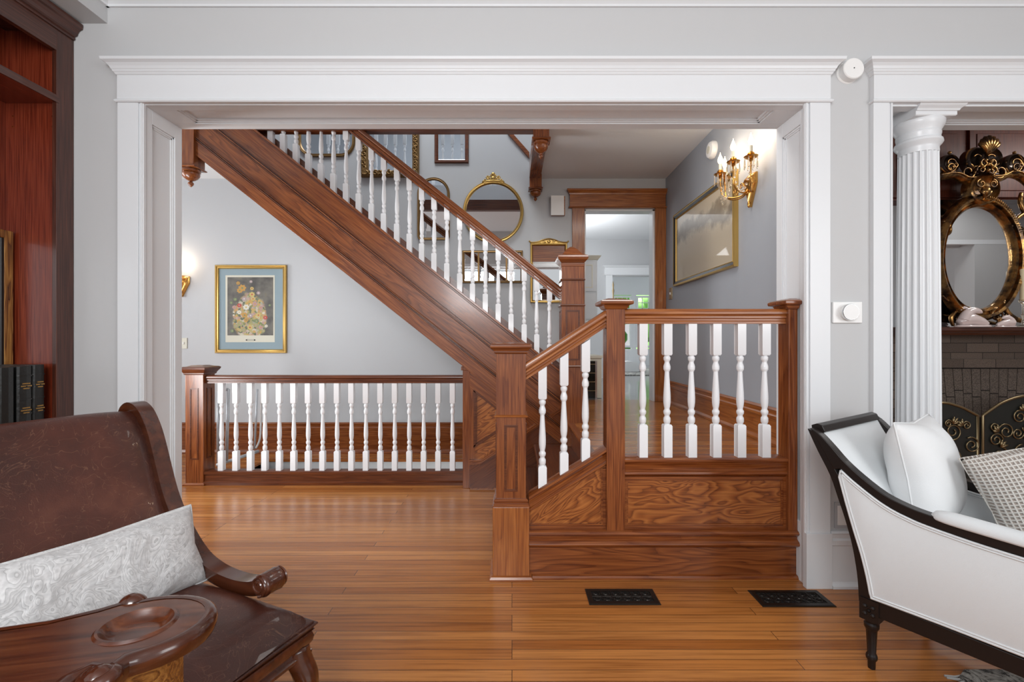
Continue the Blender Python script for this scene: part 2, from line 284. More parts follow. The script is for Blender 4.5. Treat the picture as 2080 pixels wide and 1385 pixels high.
# ---------------------------------------------------------------- geometry helpers
class B:
    def __init__(s): s.bm = bmesh.new()
    def box(s, x0, x1, y0, y1, z0, z1):
        vs = [s.bm.verts.new((x, y, z)) for x in (x0, x1) for y in (y0, y1) for z in (z0, z1)]
        for f in ((0, 1, 3, 2), (4, 6, 7, 5), (0, 4, 5, 1), (2, 3, 7, 6), (0, 2, 6, 4), (1, 5, 7, 3)):
            s.bm.faces.new([vs[i] for i in f])
        return s
    def prism(s, pts, axis, a, b):
        """pts: 2D outline; axis 'x': pts=(y,z), 'y': pts=(x,z), 'z': pts=(x,y)"""
        def P(p, k):
            return {'x': (k, p[0], p[1]), 'y': (p[0], k, p[1]), 'z': (p[0], p[1], k)}[axis]
        A = [s.bm.verts.new(P(p, a)) for p in pts]; Bv = [s.bm.verts.new(P(p, b)) for p in pts]
        n = len(pts)
        s.bm.faces.new(A); s.bm.faces.new(Bv[::-1])
        for i in range(n): s.bm.faces.new((A[i], A[(i+1) % n], Bv[(i+1) % n], Bv[i]))
        return s
    def poly3(s, pts, th):
        """closed planar outline of 3D points thickened by vector th"""
        A = [s.bm.verts.new(p) for p in pts]; Bv = [s.bm.verts.new(Vector(p)+Vector(th)) for p in pts]; n = len(pts)
        s.bm.faces.new(A); s.bm.faces.new(Bv[::-1])
        for i in range(n): s.bm.faces.new((A[i], A[(i+1) % n], Bv[(i+1) % n], Bv[i]))
        return s
    def rings(s, rings, closed=False, cap=True):
        R = [[s.bm.verts.new(p) for p in r] for r in rings]; n = len(R[0])
        m = len(R)
        for i in range(m if closed else m-1):
            a, b = R[i], R[(i+1) % m]
            for j in range(n): s.bm.faces.new((a[j], a[(j+1) % n], b[(j+1) % n], b[j]))
        if cap and not closed: s.bm.faces.new(R[0][::-1]); s.bm.faces.new(R[-1])
        return s
    def lathe(s, prof, c=(0, 0, 0), n=20, axis='z', sq=False):
        rs = []
        for r, h in prof:
            ring = []
            for k in range(n):
                a = 2*pi*k/n; u, v = r*math.cos(a), r*math.sin(a)
                p = {'z': (u, v, h), 'x': (h, u, v), 'y': (v, h, u)}[axis]
                ring.append((p[0]+c[0], p[1]+c[1], p[2]+c[2]))
            rs.append(ring)
        return s.rings(rs)
    def sqstack(s, prof, c=(0, 0, 0)):
        """stack of square sections: (half width, z) or (hx, hy, z)"""
        rs = []
        for q in prof:
            hx, hy, h = (q[0], q[0], q[1]) if len(q) == 2 else q
            rs.append([(c[0]+sx*hx, c[1]+sy*hy, c[2]+h) for sx, sy in ((-1, -1), (1, -1), (1, 1), (-1, 1))])
        return s.rings(rs)
    def tube(s, pts, r, n=8, closed=False, flat=1.0, up=None):
        pts = [Vector(p) for p in pts]; m = len(pts); rs = []
        pr = None
        for i in range(m):
            if closed: t = pts[(i+1) % m]-pts[i-1]
            else: t = pts[min(i+1, m-1)]-pts[max(i-1, 0)]
            t.normalize() if t.length > 1e-9 else None
            if up is not None: u = t.cross(Vector(up))
            elif pr is None: u = t.orthogonal()
            else: u = pr-t*pr.dot(t)
            if u.length < 1e-6: u = t.orthogonal()
            u.normalize(); v = t.cross(u); pr = u
            rr = r[i] if isinstance(r, (list, tuple)) else r
            rs.append([pts[i]+u*(rr*math.cos(2*pi*k/n))+v*(rr*flat*math.sin(2*pi*k/n)) for k in range(n)])
        return s.rings(rs, closed=closed)
    def sweep(s, pts, prof, up):
        """sweep 2D profile (a along side=t x up, b along 'up') on an open path"""
        pts = [Vector(p) for p in pts]; m = len(pts); rs = []; up = Vector(up)
        for i in range(m):
            t = (pts[min(i+1, m-1)]-pts[max(i-1, 0)]).normalized(); sd = t.cross(up).normalized()
            rs.append([pts[i]+sd*a+up*b for a, b in prof])
        return s.rings(rs)
    def grid(s, f, nu, nv, thick=None):
        V = [[s.bm.verts.new(f(i/nu, j/nv)) for j in range(nv+1)] for i in range(nu+1)]
        for i in range(nu):
            for j in range(nv): s.bm.faces.new((V[i][j], V[i+1][j], V[i+1][j+1], V[i][j+1]))
        return s
    def ball(s, c, r, n=10, sx=1, sy=1, sz=1):
        rs = []
        for i in range(1, n):
            a = pi*i/n
            rs.append([(c[0]+sx*r*math.sin(a)*math.cos(2*pi*k/(n+2)), c[1]+sy*r*math.sin(a)*math.sin(2*pi*k/(n+2)), c[2]-sz*r*math.cos(a)) for k in range(n+2)])
        return s.rings(rs)
    def frame(s, x0, x1, z0, z1, wd, y0, y1):
        """picture-frame in the XZ plane"""
        s.box(x0, x1, y0, y1, z1-wd, z1); s.box(x0, x1, y0, y1, z0, z0+wd)
        s.box(x0, x0+wd, y0, y1, z0+wd, z1-wd); s.box(x1-wd, x1, y0, y1, z0+wd, z1-wd); return s

WM = {}
def Mat(loc=(0, 0, 0), rx=0, ry=0, rz=0):
    return Matrix.Translation(Vector(loc)) @ Matrix.Rotation(rz, 4, 'Z') @ Matrix.Rotation(ry, 4, 'Y') @ Matrix.Rotation(rx, 4, 'X')
GZ = Matrix.Rotation(-pi/2, 4, 'Y')      # object's X axis points up: vertical grain
def obj(name, b, mat, parent=None, frame=None, local=False, smooth=False, bev=0, sub=0, weld=False, label=None):
    """verts in world coords (or in frame coords when local=True); origin/axes = frame; one mesh object"""
    bm = b.bm
    if weld: bmesh.ops.remove_doubles(bm, verts=bm.verts, dist=1e-5)
    bmesh.ops.recalc_face_normals(bm, faces=bm.faces)
    if frame is None:
        base = WM[parent.name].copy() if parent is not None and parent.name in WM else None
        if base is not None: frame = base
        else:
            c = Vector((0, 0, 0)); n = max(len(bm.verts), 1)
            for v in bm.verts: c += v.co
            c /= n; zmin = min(v.co.z for v in bm.verts); frame = Matrix.Translation((c.x, c.y, zmin))
    elif frame == 'up':
        c = Vector((0, 0, 0))
        for v in bm.verts: c += v.co
        c /= max(len(bm.verts), 1); frame = Matrix.Translation(c) @ GZ
    if not local: bmesh.ops.transform(bm, matrix=frame.inverted(), verts=bm.verts)
    me = bpy.data.meshes.new(name); bm.to_mesh(me); bm.free()
    me.materials.append(mat)
    if smooth:
        for p in me.polygons: p.use_smooth = True
        me.set_sharp_from_angle(angle=math.radians(40)) if smooth == 'auto' else None
    o = bpy.data.objects.new(name, me); COL.objects.link(o)
    if parent is not None:
        o.parent = parent; o.matrix_basis = WM[parent.name].inverted() @ frame
    else: o.matrix_basis = frame
    WM[o.name] = frame.copy()
    if bev:
        md = o.modifiers.new('bevel', 'BEVEL'); md.width = bev; md.segments = 2; md.limit_method = 'ANGLE'; md.angle_limit = math.radians(40)
    if sub:
        md = o.modifiers.new('subdivision', 'SUBSURF'); md.levels = sub; md.render_levels = sub
    if label: o['label'] = label
    return o
def thing(name, label, cat, loc=(0, 0, 0), rz=0, group=None):
    o = bpy.data.objects.new(name, None); COL.objects.link(o); m = Mat(loc, rz=rz); o.matrix_basis = m; WM[o.name] = m
    o.empty_display_size = 0.1
    o['label'] = label; o['category'] = cat
    if group: o['group'] = group
    return o
def tag(o, label, cat, group=None):
    o['label'] = label; o['category'] = cat
    if group: o['group'] = group
    return o
def struct(name, b, mat, frame=None, **kw):
    o = obj(name, b, mat, None, frame if frame is not None else Matrix.Identity(4), **kw); o['kind'] = 'structure'; return o
def dup_tree(root, M, label=None):
    r = root.copy(); COL.objects.link(r); r.matrix_basis = M; WM[r.name] = M
    if label: r['label'] = label
    for ch in list(root.children):
        c = ch.copy(); COL.objects.link(c); c.parent = r; WM[c.name] = M @ c.matrix_basis
        for g in ch.children:
            d = g.copy(); COL.objects.link(d); d.parent = c
    return r
# ================================================================ SETTING
D1, D2, DB = 2.294, 2.55, 4.97       # near face / far face of the opening wall, hall back wall
ZC, ZL = 2.95, 0.56                  # ceiling, landing
def stack4(b, x0, x1, yf, yb, prof):
    """rectangular sections growing by off on the front and both ends: prof = [(off, z)]"""
    return b.rings([[(x0-o, yf-o, z), (x1+o, yf-o, z), (x1+o, yb, z), (x0-o, yb, z)] for o, z in prof])
b = B(); b.box(-4.0, 2.0, 1.9, DB, 5.7, 5.8); struct('ceiling_upstairs', b, ceilm)
b = B(); b.box(-6, 7, -1.2, 4.05, -0.2, 0); b.box(-6, 1.64, 4.74, 4.97, -0.2, 0); b.box(-6, -2.5, 4.05, 4.74, -0.2, 0); b.box(-0.40, 1.64, 4.05, 4.74, -0.2, 0)
struct('floor', b, floorm)
b = B(); b.box(0.47, 1.64, 2.44, 5.10, ZL-0.04, ZL-0.001); struct('floor_landing', b, floorl)
b = B(); b.box(-2.5, -0.40, 4.04, 4.05, -1.5, 0); b.box(-2.5, -0.40, 4.728, 4.738, -1.5, -0.022); b.box(-2.51, -2.5, 4.04, 4.75, -1.5, -0.02); b.box(-0.40, -0.39, 4.04, 4.75, -1.5, 0); b.box(-2.5, -0.4, 4.04, 4.75, -1.52, -1.5)
struct('wall_basement_well', b, wallm)
# opening wall
b = B(); b.box(-2.6, -1.86, D1, D2, 0, ZC); b.box(1.485, 1.86, D1, D2, 0, ZC); b.box(-1.86, 1.485, D1, D2, 2.43, ZC); b.box(1.86, 5.6, D1, D2, 2.43, ZC); b.box(5.6, 6.6, D1, D2, 0, ZC)
struct('wall_front', b, wallm)
b = B(); b.box(-6, -2.6, D2-0.05, D2, 0, ZC); struct('wall_hall_near', b, wallh)
b = B(); b.box(-2.62, -2.5, -1.2, D1, 0, 2.787); struct('wall_left', b, wallm)
b = B(); b.box(-2.62, -2.005, -1.2, D1, 2.787, 2.93); struct('trim_ceiling_beam', b, wallm)
b = B(); b.box(-2.7, 6.6, -1.2, D1, 2.93, 3.03); struct('ceiling', b, ceilm)
b = B(); b.prism([(D1, 2.865), (D1-0.012, 2.865), (D1-0.014, 2.875), (D1-0.035, 2.895), (D1-0.045, 2.915), (D1-0.06, 2.92), (D1-0.06, 2.93), (D1, 2.93)], 'x', -2.005, 6.6)
b.prism([(-2.005, 2.865), (-1.993, 2.865), (-1.991, 2.875), (-1.97, 2.895), (-1.96, 2.915), (-1.945, 2.92), (-1.945, 2.93), (-2.005, 2.93)], 'y', -1.2, D1)
struct('trim_ceiling', b, trimw)
# casings of both openings
def casing(name, xl, xr, wl, wr, right=True):
    b = B()
    yf = D1-0.022
    for s, xi, wd, on in ((-1, xl, wl, True), (1, xr, wr, right)):
        if not on: continue
        xo = xi+s*wd; a0, a1 = sorted((xi+s*0.022, xo))
        b.box(a0, a1, yf, D1+0.001, 0.27, 2.386)
        c0, c1 = sorted((xi, xi+s*0.022)); b.box(c0, c1, yf+0.008, D1+0.001, 0.27, 2.386)
        c0, c1 = sorted((xi+s*0.004, xi+s*0.013)); b.box(c0, c1, yf+0.002, D1, 0.27, 2.386)
        a0, a1 = sorted((xi, xo+s*0.004)); b.box(a0, a1, yf-0.008, D1+0.001, 0, 0.27)
    xo0, xo1 = xl-wl, (xr+wr if right else xr)
    stack4(b, xo0, xo1, yf-0.003, D1+0.001, [(0.004, 2.384), (0.009, 2.389), (0.009, 2.394), (0.004, 2.400), (0, 2.402), (0, 2.518), (0.004, 2.519), (0.009, 2.528), (0.013, 2.532), (0.014, 2.538), (0.017, 2.541), (0.022, 2.552), (0.031, 2.563), (0.041, 2.569), (0.045, 2.571), (0.047, 2.584)])
    return struct(name, b, trimw, bev=0.0012)
casing('trim_1', -1.815, 1.442, 0.123, 0.122)
casing('trim_2', 1.876, 6.0, 0.101, 0, right=False)
# panelled linings of opening 1
b = B()
for s, xi, x9 in ((-1, -1.820, -1.862), (1, 1.458, 1.487)):
    def bx(xa, y0, y1, z0, z1):
        a0, a1 = sorted((xa, x9)); b.box(a0, a1, y0, y1, z0, z1)
    bx(xi, D1-0.005, 2.342, 0, 2.41); bx(xi, 2.50, D2+0.002, 0, 2.41); bx(xi, 2.342, 2.50, 2.31, 2.41); bx(xi, 2.342, 2.50, 0, 0.30)
    bx(xi+s*0.014, 2.342, 2.50, 0.30, 2.31)
    for k, dd in ((0.006, 0.010), (0.0095, 0.018)):
        bx(xi+s*k, 2.342, 2.342+dd, 0.30, 2.31); bx(xi+s*k, 2.50-dd, 2.50, 0.30, 2.31); bx(xi+s*k, 2.342, 2.50, 2.31-dd, 2.31)
struct('trim_3', b, trimw, bev=0.0012)
b = B()
b.box(-1.82, 1.458, D1-0.005, 2.345, 2.381, 2.43); b.box(-1.82, 1.458, 2.49, D2+0.002, 2.381, 2.43); b.box(-1.82, -1.70, 2.345, 2.49, 2.381, 2.43); b.box(1.33, 1.458, 2.345, 2.49, 2.381, 2.43)
b.box(-1.70, 1.33, 2.345, 2.49, 2.402, 2.43)
for k, dd in ((0.006, 0.012), (0.011, 0.022)):
    b.box(-1.70, 1.33, 2.345, 2.345+dd, 2.381+k, 2.43); b.box(-1.70, 1.33, 2.49-dd, 2.49, 2.381+k, 2.43); b.box(-1.70, -1.70+dd, 2.345, 2.49, 2.381+k, 2.43); b.box(1.33-dd, 1.33, 2.345, 2.49, 2.381+k, 2.43)
struct('trim_4', b, trimw, bev=0.0012)
b = B()   # soffit and jamb of opening 2
b.box(1.86, 1.885, D1-0.004, D2+0.002, 0, 2.43); b.box(1.885, 6, D1-0.004, 2.345, 2.375, 2.43); b.box(1.885, 6, 2.49, D2+0.002, 2.375, 2.43); b.box(1.885, 6, 2.345, 2.49, 2.396, 2.43)
for k, dd in ((0.006, 0.012), (0.012, 0.022)): b.box(1.885, 6, 2.49-dd, 2.49, 2.375+k, 2.43); b.box(1.885, 6, 2.345, 2.345+dd, 2.375+k, 2.43)
struct('trim_5', b, trimw, bev=0.0012)
# white baseboard on the pier and left
basep = lambda y: [(y, 0), (y-0.032, 0), (y-0.032, 0.012), (y-0.02, 0.022), (y-0.018, 0.03), (y-0.018, 0.205), (y-0.026, 0.212), (y-0.026, 0.235), (y-0.016, 0.242), (y-0.018, 0.262), (y-0.022, 0.268), (y-0.012, 0.276), (y, 0.276)]
b = B(); b.prism(basep(D1), 'x', 1.57, 1.770); struct('baseboard_right', b, trimw)
b = B(); b.prism(basep(D1), 'x', -2.17, -1.944); struct('baseboard_left', b, trimw)
# -------- hall shell
b = B(); yb0, yb1 = DB, DB+0.13
b.box(-6, 0.777, yb0, yb1, -1.5, 5.4); b.box(1.53, 1.66, yb0, yb1, 0, 5.4); b.box(0.777, 1.53, yb0, yb1, 2.62, 5.4); b.box(0.777, 1.53, yb0, yb1, -1, ZL-0.06)
struct('wall_back', b, wallh)
b = B(); b.box(1.65, 1.80, D2-0.001, DB, 0, ZC); struct('wall_hall_right', b, wall_shaded)
b = B(); b.box(-6.1, -6, D2, DB, 0, ZC); struct('wall_hall_left', b, wallh)
b = B(); b.box(-6, 1.8, D2, 3.84, ZC, ZC+0.3); b.box(-6, -2.72, 3.84, DB, ZC, ZC+0.3); b.box(0.25, 1.8, 3.84, DB, ZC, ZC+0.3); struct('ceiling_hall', b, ceilm)
b = B(); b.box(-4.0, 2.0, 1.9, 2.0, ZC+0.3, 5.7); b.box(0.30, 0.40, 3.84, DB, ZC+0.3, 5.7); b.box(-2.95, -2.85, 3.84, DB, ZC+0.3, 5.4); struct('wall_upstairs', b, wall_shaded)
# oak baseboards of the hall
ob = lambda y, z0=0, h=0.335: [(y, z0), (y-0.034, z0), (y-0.034, z0+0.02), (y-0.022, z0+0.04), (y-0.02, z0+0.045), (y-0.02, z0+h-0.085), (y-0.026, z0+h-0.075), (y-0.026, z0+h-0.055), (y-0.018, z0+h-0.045), (y-0.02, z0+h-0.02), (y-0.026, z0+h-0.012), (y-0.012, z0+h), (y, z0+h)]
b = B(); b.prism(ob(DB), 'x', -6, 0.2); struct('baseboard_back', b, oak)
fr = Mat((1.65, 3.7, ZL), rz=pi/2)
b = B(); hb = 0.235
b.prism([(-x, z) for x, z in [(1.65-1.65, 0), (-0.034, 0), (-0.034, 0.018), (-0.022, 0.036), (-0.02, hb-0.075), (-0.026, hb-0.068), (-0.026, hb-0.05), (-0.018, hb-0.042), (-0.02, hb-0.02), (-0.026, hb-0.012), (-0.012, hb), (0, hb)]], 'x', 2.551-3.7, DB-3.7)
struct('baseboard_hall_right', b, oakl, frame=fr, local=True)
b = B(); b.box(-2.5, -0.4, 4.712, 4.76, -0.022, 0.003); struct('trim_well_nosing', b, oakl)
# wooden casing of the back doorway
b = B(); yf = DB-0.024
b.box(0.645, 0.777, yf, DB+0.002, ZL-0.3, 2.63); b.box(1.53, 1.648, yf, DB+0.002, ZL, 2.63)
struct('trim_door_casing', b, oakl, frame=Mat((1.1, DB, 1.5)) @ GZ, bev=0.002)
b = B(); stack4(b, 0.62, 1.638, yf-0.004, DB+0.002, [(0.012, 2.628), (0.016, 2.636), (0.012, 2.642), (0.003, 2.644), (0.003, 2.768), (0.008, 2.77), (0.010, 2.785), (0.022, 2.80), (0.03, 2.812), (0.034, 2.822), (0.034, 2.826)])
struct('trim_door_head', b, oakl)
b = B(); b.box(0.777, 0.793, DB+0.003, DB+0.135, ZL, 2.62); b.box(1.512, 1.53, DB+0.003, DB+0.135, ZL, 2.62); b.box(0.777, 1.53, DB+0.003, DB+0.135, 2.604, 2.62)
struct('trim_door_lining', b, trimw)
# -------- kitchen and sunroom beyond the doorway
b = B(); b.box(-0.2, 4.2, DB+0.13, 12.1, ZL-0.06, ZL-0.003); struct('floor_kitchen', b, floork)
b = B(); b.box(-0.2, 3.3, DB+0.131, 8.0, 2.95, 3.05); b.box(-1, 4, 8.1, 12.2, 2.95, 3.05); struct('ceiling_kitchen', b, ceilm)
b = B(); b.box(-2, 9, 12.2, 16, -0.3, -0.2); struct('floor_garden', b, foliage)
b = B(); b.box(-0.3, -0.2, DB+0.131, 8.0, 0, 2.95); b.box(3.2, 3.3, DB+0.131, 8.0, 0, 2.95); struct('wall_kitchen_side', b, wallm)
b = B(); b.box(-0.2, 1.73, 8.0, 8.1, 0, 2.95); b.box(1.73, 3.0, 8.0, 8.1, 2.32, 2.95); b.box(2.9, 3.3, 8.0, 8.1, 0, 2.32); struct('wall_kitchen_far', b, wallh)
b = B(); b.box(1.62, 1.73, 7.97, 8.005, ZL, 2.33); stack4(b, 1.60, 3.1, 7.97, 8.005, [(0.005, 2.33), (0.012, 2.338), (0, 2.345), (0, 2.46), (0.03, 2.49), (0.035, 2.50)]); struct('trim_kitchen_casing', b, trimw)
b = B(); b.box(-1, 2.62, 12.0, 12.1, 0, 2.95); b.box(3.85, 4.2, 12.0, 12.1, 0, 2.95); b.box(2.62, 3.85, 12.0, 12.1, 2.38, 2.95); b.box(2.62, 3.85, 12.0, 12.1, 0, 0.98)
b.box(3.10, 3.22, 12.0, 12.1, 0.98, 2.38)
b.box(-1.1, -1, 8.1, 12.1, 0, 2.95); b.box(4.1, 4.2, 8.1, 12.1, 0, 2.95)
struct('wall_sunroom', b, trimw)
for n_, (xa, xb) in enumerate(((2.62, 3.10), (3.22, 3.85))):
    b = B(); b.frame(xa, xb, 1.02, 2.36, 0.05, 11.98, 12.03); b.box(xa, xb, 11.985, 12.02, 1.86, 1.90)
    for k in (1, 2, 3): xm = xa+(xb-xa)*k/4; b.box(xm-0.008, xm+0.008, 11.99, 12.02, 1.88, 2.33)
    for zz in (2.03, 2.18): b.box(xa+0.03, xb-0.03, 11.99, 12.02, zz-0.008, zz+0.008)
    struct('window_%d' % (n_+1), b, trimw)
b = B()
random.seed(3)
for k in range(90):
    b.ball((random.uniform(1.2, 4.4), random.uniform(13.2, 14.6), random.uniform(0.6, 3.4)), random.uniform(0.18, 0.4), 5)
t = thing('garden_tree', 'green leafy tree outside the far sunroom windows', 'tree', (2.8, 13.8, -0.2)); obj('foliage', b, foliage, t, smooth=True)
b = B(); b.lathe([(.12, -0.2), (.09, .6), (.07, 1.8)], (2.8, 13.9, 0), 12); obj('trunk', b, mahog, t)
# -------- fireplace room shell
b = B(); b.box(1.8, 7.0, D2-.1, D2, ZC+.001, 3.2); b.box(2.75, 7.0, 4.42, 4.5, 0, 3.2); struct('wall_parlor_back', b, wallh)
b = B(); b.box(6.6, 6.7, -1.2, 4.42, 0, 3.2); struct('wall_right', b, wallm)
b = B(); b.box(1.8, 7.0, D2, 4.5, 3.2, 3.3); struct('ceiling_parlor', b, ceilm)
# -------- stairwell header beam and ceiling trims
def beamthing(): pass
b = B(); b.box(-2.56, 0.172, 3.765, 3.845, 2.925, 3.06); b.box(-2.56, 0.172, 3.755, 3.765, 2.937, 2.952); struct('trim_stairwell_header', b, oakd)
b = B(); b.box(0.182, 0.298, 3.85, 4.82, 2.905, 3.06); struct('trim_stairwell_cross_beam', b, oak, frame=Mat((0.24, 4.3, 2.9), rz=pi/2))
b = B(); b.poly3([(-0.05, DB-0.035, 3.43), (0.0, DB-0.035, 3.43), (0.185, DB-0.035, 3.22), (0.185, DB-0.035, 3.16)], (0, 0.034, 0)); struct('trim_raking_board', b, oak)
# ================================================================ STAIRS AND BALUSTRADES
# ---- pendant drops (turned) on square blocks
def pendant(label, cx, cy, hw, zb, ztop, r, drop):
    t = thing('newel_drop', label, 'pendant post', (cx, cy, zb))
    b = B(); b.sqstack([(hw, 0), (hw, ztop-zb)], (cx, cy, zb)); obj('block', b, oak, t, 'up', bev=0.003)
    b = B(); b.sqstack([(hw+0.002, -0.004), (hw+0.012, 0.0), (hw+0.012, 0.006), (hw+0.002, 0.014)], (cx, cy, zb)); obj('collar', b, oak, t, bev=0.001)
    b = B(); P = [(0.85*r, 0), (r, -.04), (r*1.0, -.16), (.86*r, -.2), (.95*r, -.26), (.9*r, -.38), (.72*r, -.5), (.45*r, -.6), (.2*r, -.66), (.17*r, -.7), (.3*r, -.76), (.32*r, -.82), (.2*r, -.92), (.02*r, -1.0)]
    b.lathe([(a, h*drop) for a, h in P][::-1], (cx, cy, zb-0.003), 24); obj('finial', b, oak, t, smooth='auto')
    return t
pendant('turned oak drop under the square block at the near right end of the stairwell header', 0.236, 3.785, 0.064, 2.84, 3.2, 0.062, 0.145)
pendant('turned oak drop on the square block near the back wall, beside the round gilt mirror', 0.247, 4.885, 0.063, 2.80, 3.05, 0.062, 0.115)
pendant('turned oak drop at the upper left end of the long staircase stringer', -2.63, 3.79, 0.07, 2.617, 3.1, 0.07, 0.145)
# ---- balusters
TURN = [(0, .62), (.015, .62), (.02, .72), (.04, .84), (.075, .86), (.10, .80), (.112, .62), (.125, .58), (.14, .62), (.155, .8), (.185, .87), (.20, .8), (.215, .62), (.235, .62), (.26, .74), (.32, .86), (.38, .87), (.46, .82), (.56, .72), (.68, .6), (.765, .53), (.77, .66), (.785, .7), (.79, .82), (.83, .86), (.85, .8), (.885, .6), (.9, .56), (.915, .62), (.93, .8), (.96, .84), (.975, .78), (.985, .62), (1, .62)]
def baluster_bm(hw, h, q0, q1, top_cut=0.0, bot_cut=0.0):
    """h total height; q0,q1 = z where the turned part starts and ends; cut = slope of the end cuts (dz per +x)"""
    b = B(); ch = 0.006
    b.rings([[(sx*hw, sy*hw, sx*hw*bot_cut) for sx, sy in ((-1, -1), (1, -1), (1, 1), (-1, 1))],
             [(sx*hw, sy*hw, q0-ch) for sx, sy in ((-1, -1), (1, -1), (1, 1), (-1, 1))],
             [(sx*hw*.8, sy*hw*.8, q0+0.001) for sx, sy in ((-1, -1), (1, -1), (1, 1), (-1, 1))]])
    b.rings([[(sx*hw*.8, sy*hw*.8, q1-0.001) for sx, sy in ((-1, -1), (1, -1), (1, 1), (-1, 1))],
             [(sx*hw, sy*hw, q1+ch) for sx, sy in ((-1, -1), (1, -1), (1, 1), (-1, 1))],
             [(sx*hw, sy*hw, h+sx*hw*top_cut) for sx, sy in ((-1, -1), (1, -1), (1, 1), (-1, 1))]])
    b.lathe([(r*hw, q0+(q1-q0)*u) for u, r in TURN], n=16)
    return b
def balusters(parent, spots, hw, h, q0, q1, top_cut=0, bot_cut=0):
    first = None
    for p in spots:
        fr = Mat(p)
        if first is None:
            first = obj('baluster', baluster_bm(hw, h, q0, q1, top_cut, bot_cut), white, parent, fr, local=True, smooth='auto')
        else:
            c = first.copy(); COL.objects.link(c); c.parent = parent; c.matrix_basis = WM[parent.name].inverted() @ fr
# handrail profiles (a = y offset, b = z)
def railprof(hw, h): return [(-hw*.75, 0), (hw*.75, 0), (hw*.75, h*.14), (hw*.6, h*.2), (hw*.6, h*.32), (hw*.85, h*.38), (hw*.85, h*.5), (hw*.7, h*.56), (hw*1.0, h*.66), (hw*1.0, h*.82), (hw*.8, h*.96), (hw*.5, h), (-hw*.5, h), (-hw*.8, h*.96), (-hw, h*.82), (-hw, h*.66), (-hw*.7, h*.56), (-hw*.85, h*.5), (-hw*.85, h*.38), (-hw*.6, h*.32), (-hw*.6, h*.2), (-hw*.75, h*.14)]
# recessed panel moulding helper (front face at y, facing -y)
def panel_front(b, x0, x1, z0, z1, y, wdt=0.010, out=0.004):
    b.frame(x0, x1, z0, z1, wdt, y-out, y+0.001); b.frame(x0+wdt*.35, x1-wdt*.35, z0+wdt*.35, z1-wdt*.35, wdt*.35, y-out-0.002, y)
def capprof(hw, z, s=1.0):   # moulded newel cap, bottom z
    return [(hw+.004*s, z), (hw+.012*s, z+.006*s), (hw+.012*s, z+.016*s), (hw+.018*s, z+.022*s), (hw+.026*s, z+.03*s), (hw+.030*s, z+.034*s), (hw+.030*s, z+.046*s), (hw+.024*s, z+.052*s), (hw+.004*s, z+.056*s), (hw-.012*s, z+.060*s)]

# ---- A. near newel at the foot of the steps
cx, cy = -0.005, 2.44
t = thing('newel_post', 'tall square oak newel post on the floor at the foot of the low steps', 'newel post', (cx, cy, 0))
b = B(); b.sqstack([(0.0935, 0), (0.0935, 0.372)], (cx, cy, 0)); obj('lower_shaft', b, oakl, t, 'up', bev=0.004)
b = B(); b.sqstack([(0.094, 0.37), (0.094, 0.374), (0.089, 0.378), (0.089, 0.385), (0.084, 0.39), (0.087, 0.396), (0.087, 0.403), (0.080, 0.41)], (cx, cy, 0)); obj('belt_moulding', b, oak, t)
b = B(); z0, z1 = 0.40, 1.16; h_ = 0.0755
b.sqstack([(h_, z0), (h_, z1)], (cx, cy, 0)); obj('shaft', b, oak, t, 'up', bev=0.003)
for k, (dx, dy, rz) in enumerate(((0, -h_, 0), (-h_, 0, -pi/2), (h_, 0, pi/2))):
    b = B(); panel_front(b, -0.034, 0.034, 0.445, 0.785, 0, 0.012, 0.003)
    o = obj('panel_moulding', b, oakd, t, Mat((cx+dx, cy+dy, 0), rz=rz), local=True)
b = B(); b.sqstack([(h_, .822), (h_+.009, .825), (h_+.010, .831), (h_, .836)], (cx, cy, 0)); obj('collar', b, oakl, t)
b = B(); b.sqstack(capprof(h_, 1.148, 1.0), (cx, cy, 0)); obj('cap', b, oak, t, bev=0.0015)
b = B(); b.sqstack([(0.11, 0), (0.11, 0.010), (0.104, 0.02), (0.094, 0.024)], (cx, cy, 0)); obj('base_moulding', b, oakl, t, bev=0.002)
# ---- B. middle and wall posts of the low balustrade
PZ = 1.245
def thinpost(label, x0, x1, y0, y1, z0, capz):
    cx, cy = (x0+x1)/2, (y0+y1)/2
    t = thing('newel_post', label, 'newel post', (cx, cy, z0))
    b = B(); b.box(x0, x1, y0, y1, z0, capz+0.01); obj('shaft', b, oak, t, 'up', bev=0.003)
    return t, cx, cy
t, cx, cy = thinpost('slim square oak post with flat cap between the sloping rail and the level landing rail', 0.483, 0.577, 2.36, 2.457, 0.245, 1.385)
b = B(); hw = 0.047; b.sqstack([(hw, 1.375), (hw+.008, 1.378), (hw+.014, 1.386), (hw+.018, 1.395), (hw+.034, 1.40), (hw+.036, 1.405), (hw+.036, 1.415), (hw+.028, 1.421), (hw+.004, 1.428), (hw-.01, 1.432)], (cx, cy, 0)); obj('cap', b, oak, t, bev=0.001)
t, cx, cy = thinpost('slim oak half post fixed against the white opening jamb at the landing', 1.412, 1.457, 2.36, 2.457, 0.245, 1.385)
b = B(); b.rings([[(1.412-o, 2.36-o, z), (1.457, 2.36-o, z), (1.457, 2.457+o, z), (1.412-o, 2.457+o, z)] for o, z in ((0, 1.375), (.008, 1.378), (.014, 1.386), (.018, 1.395), (.034, 1.40), (.036, 1.405), (.036, 1.415), (.028, 1.421), (.004, 1.428), (-.01, 1.432))]); obj('cap', b, oak, t, bev=0.001)
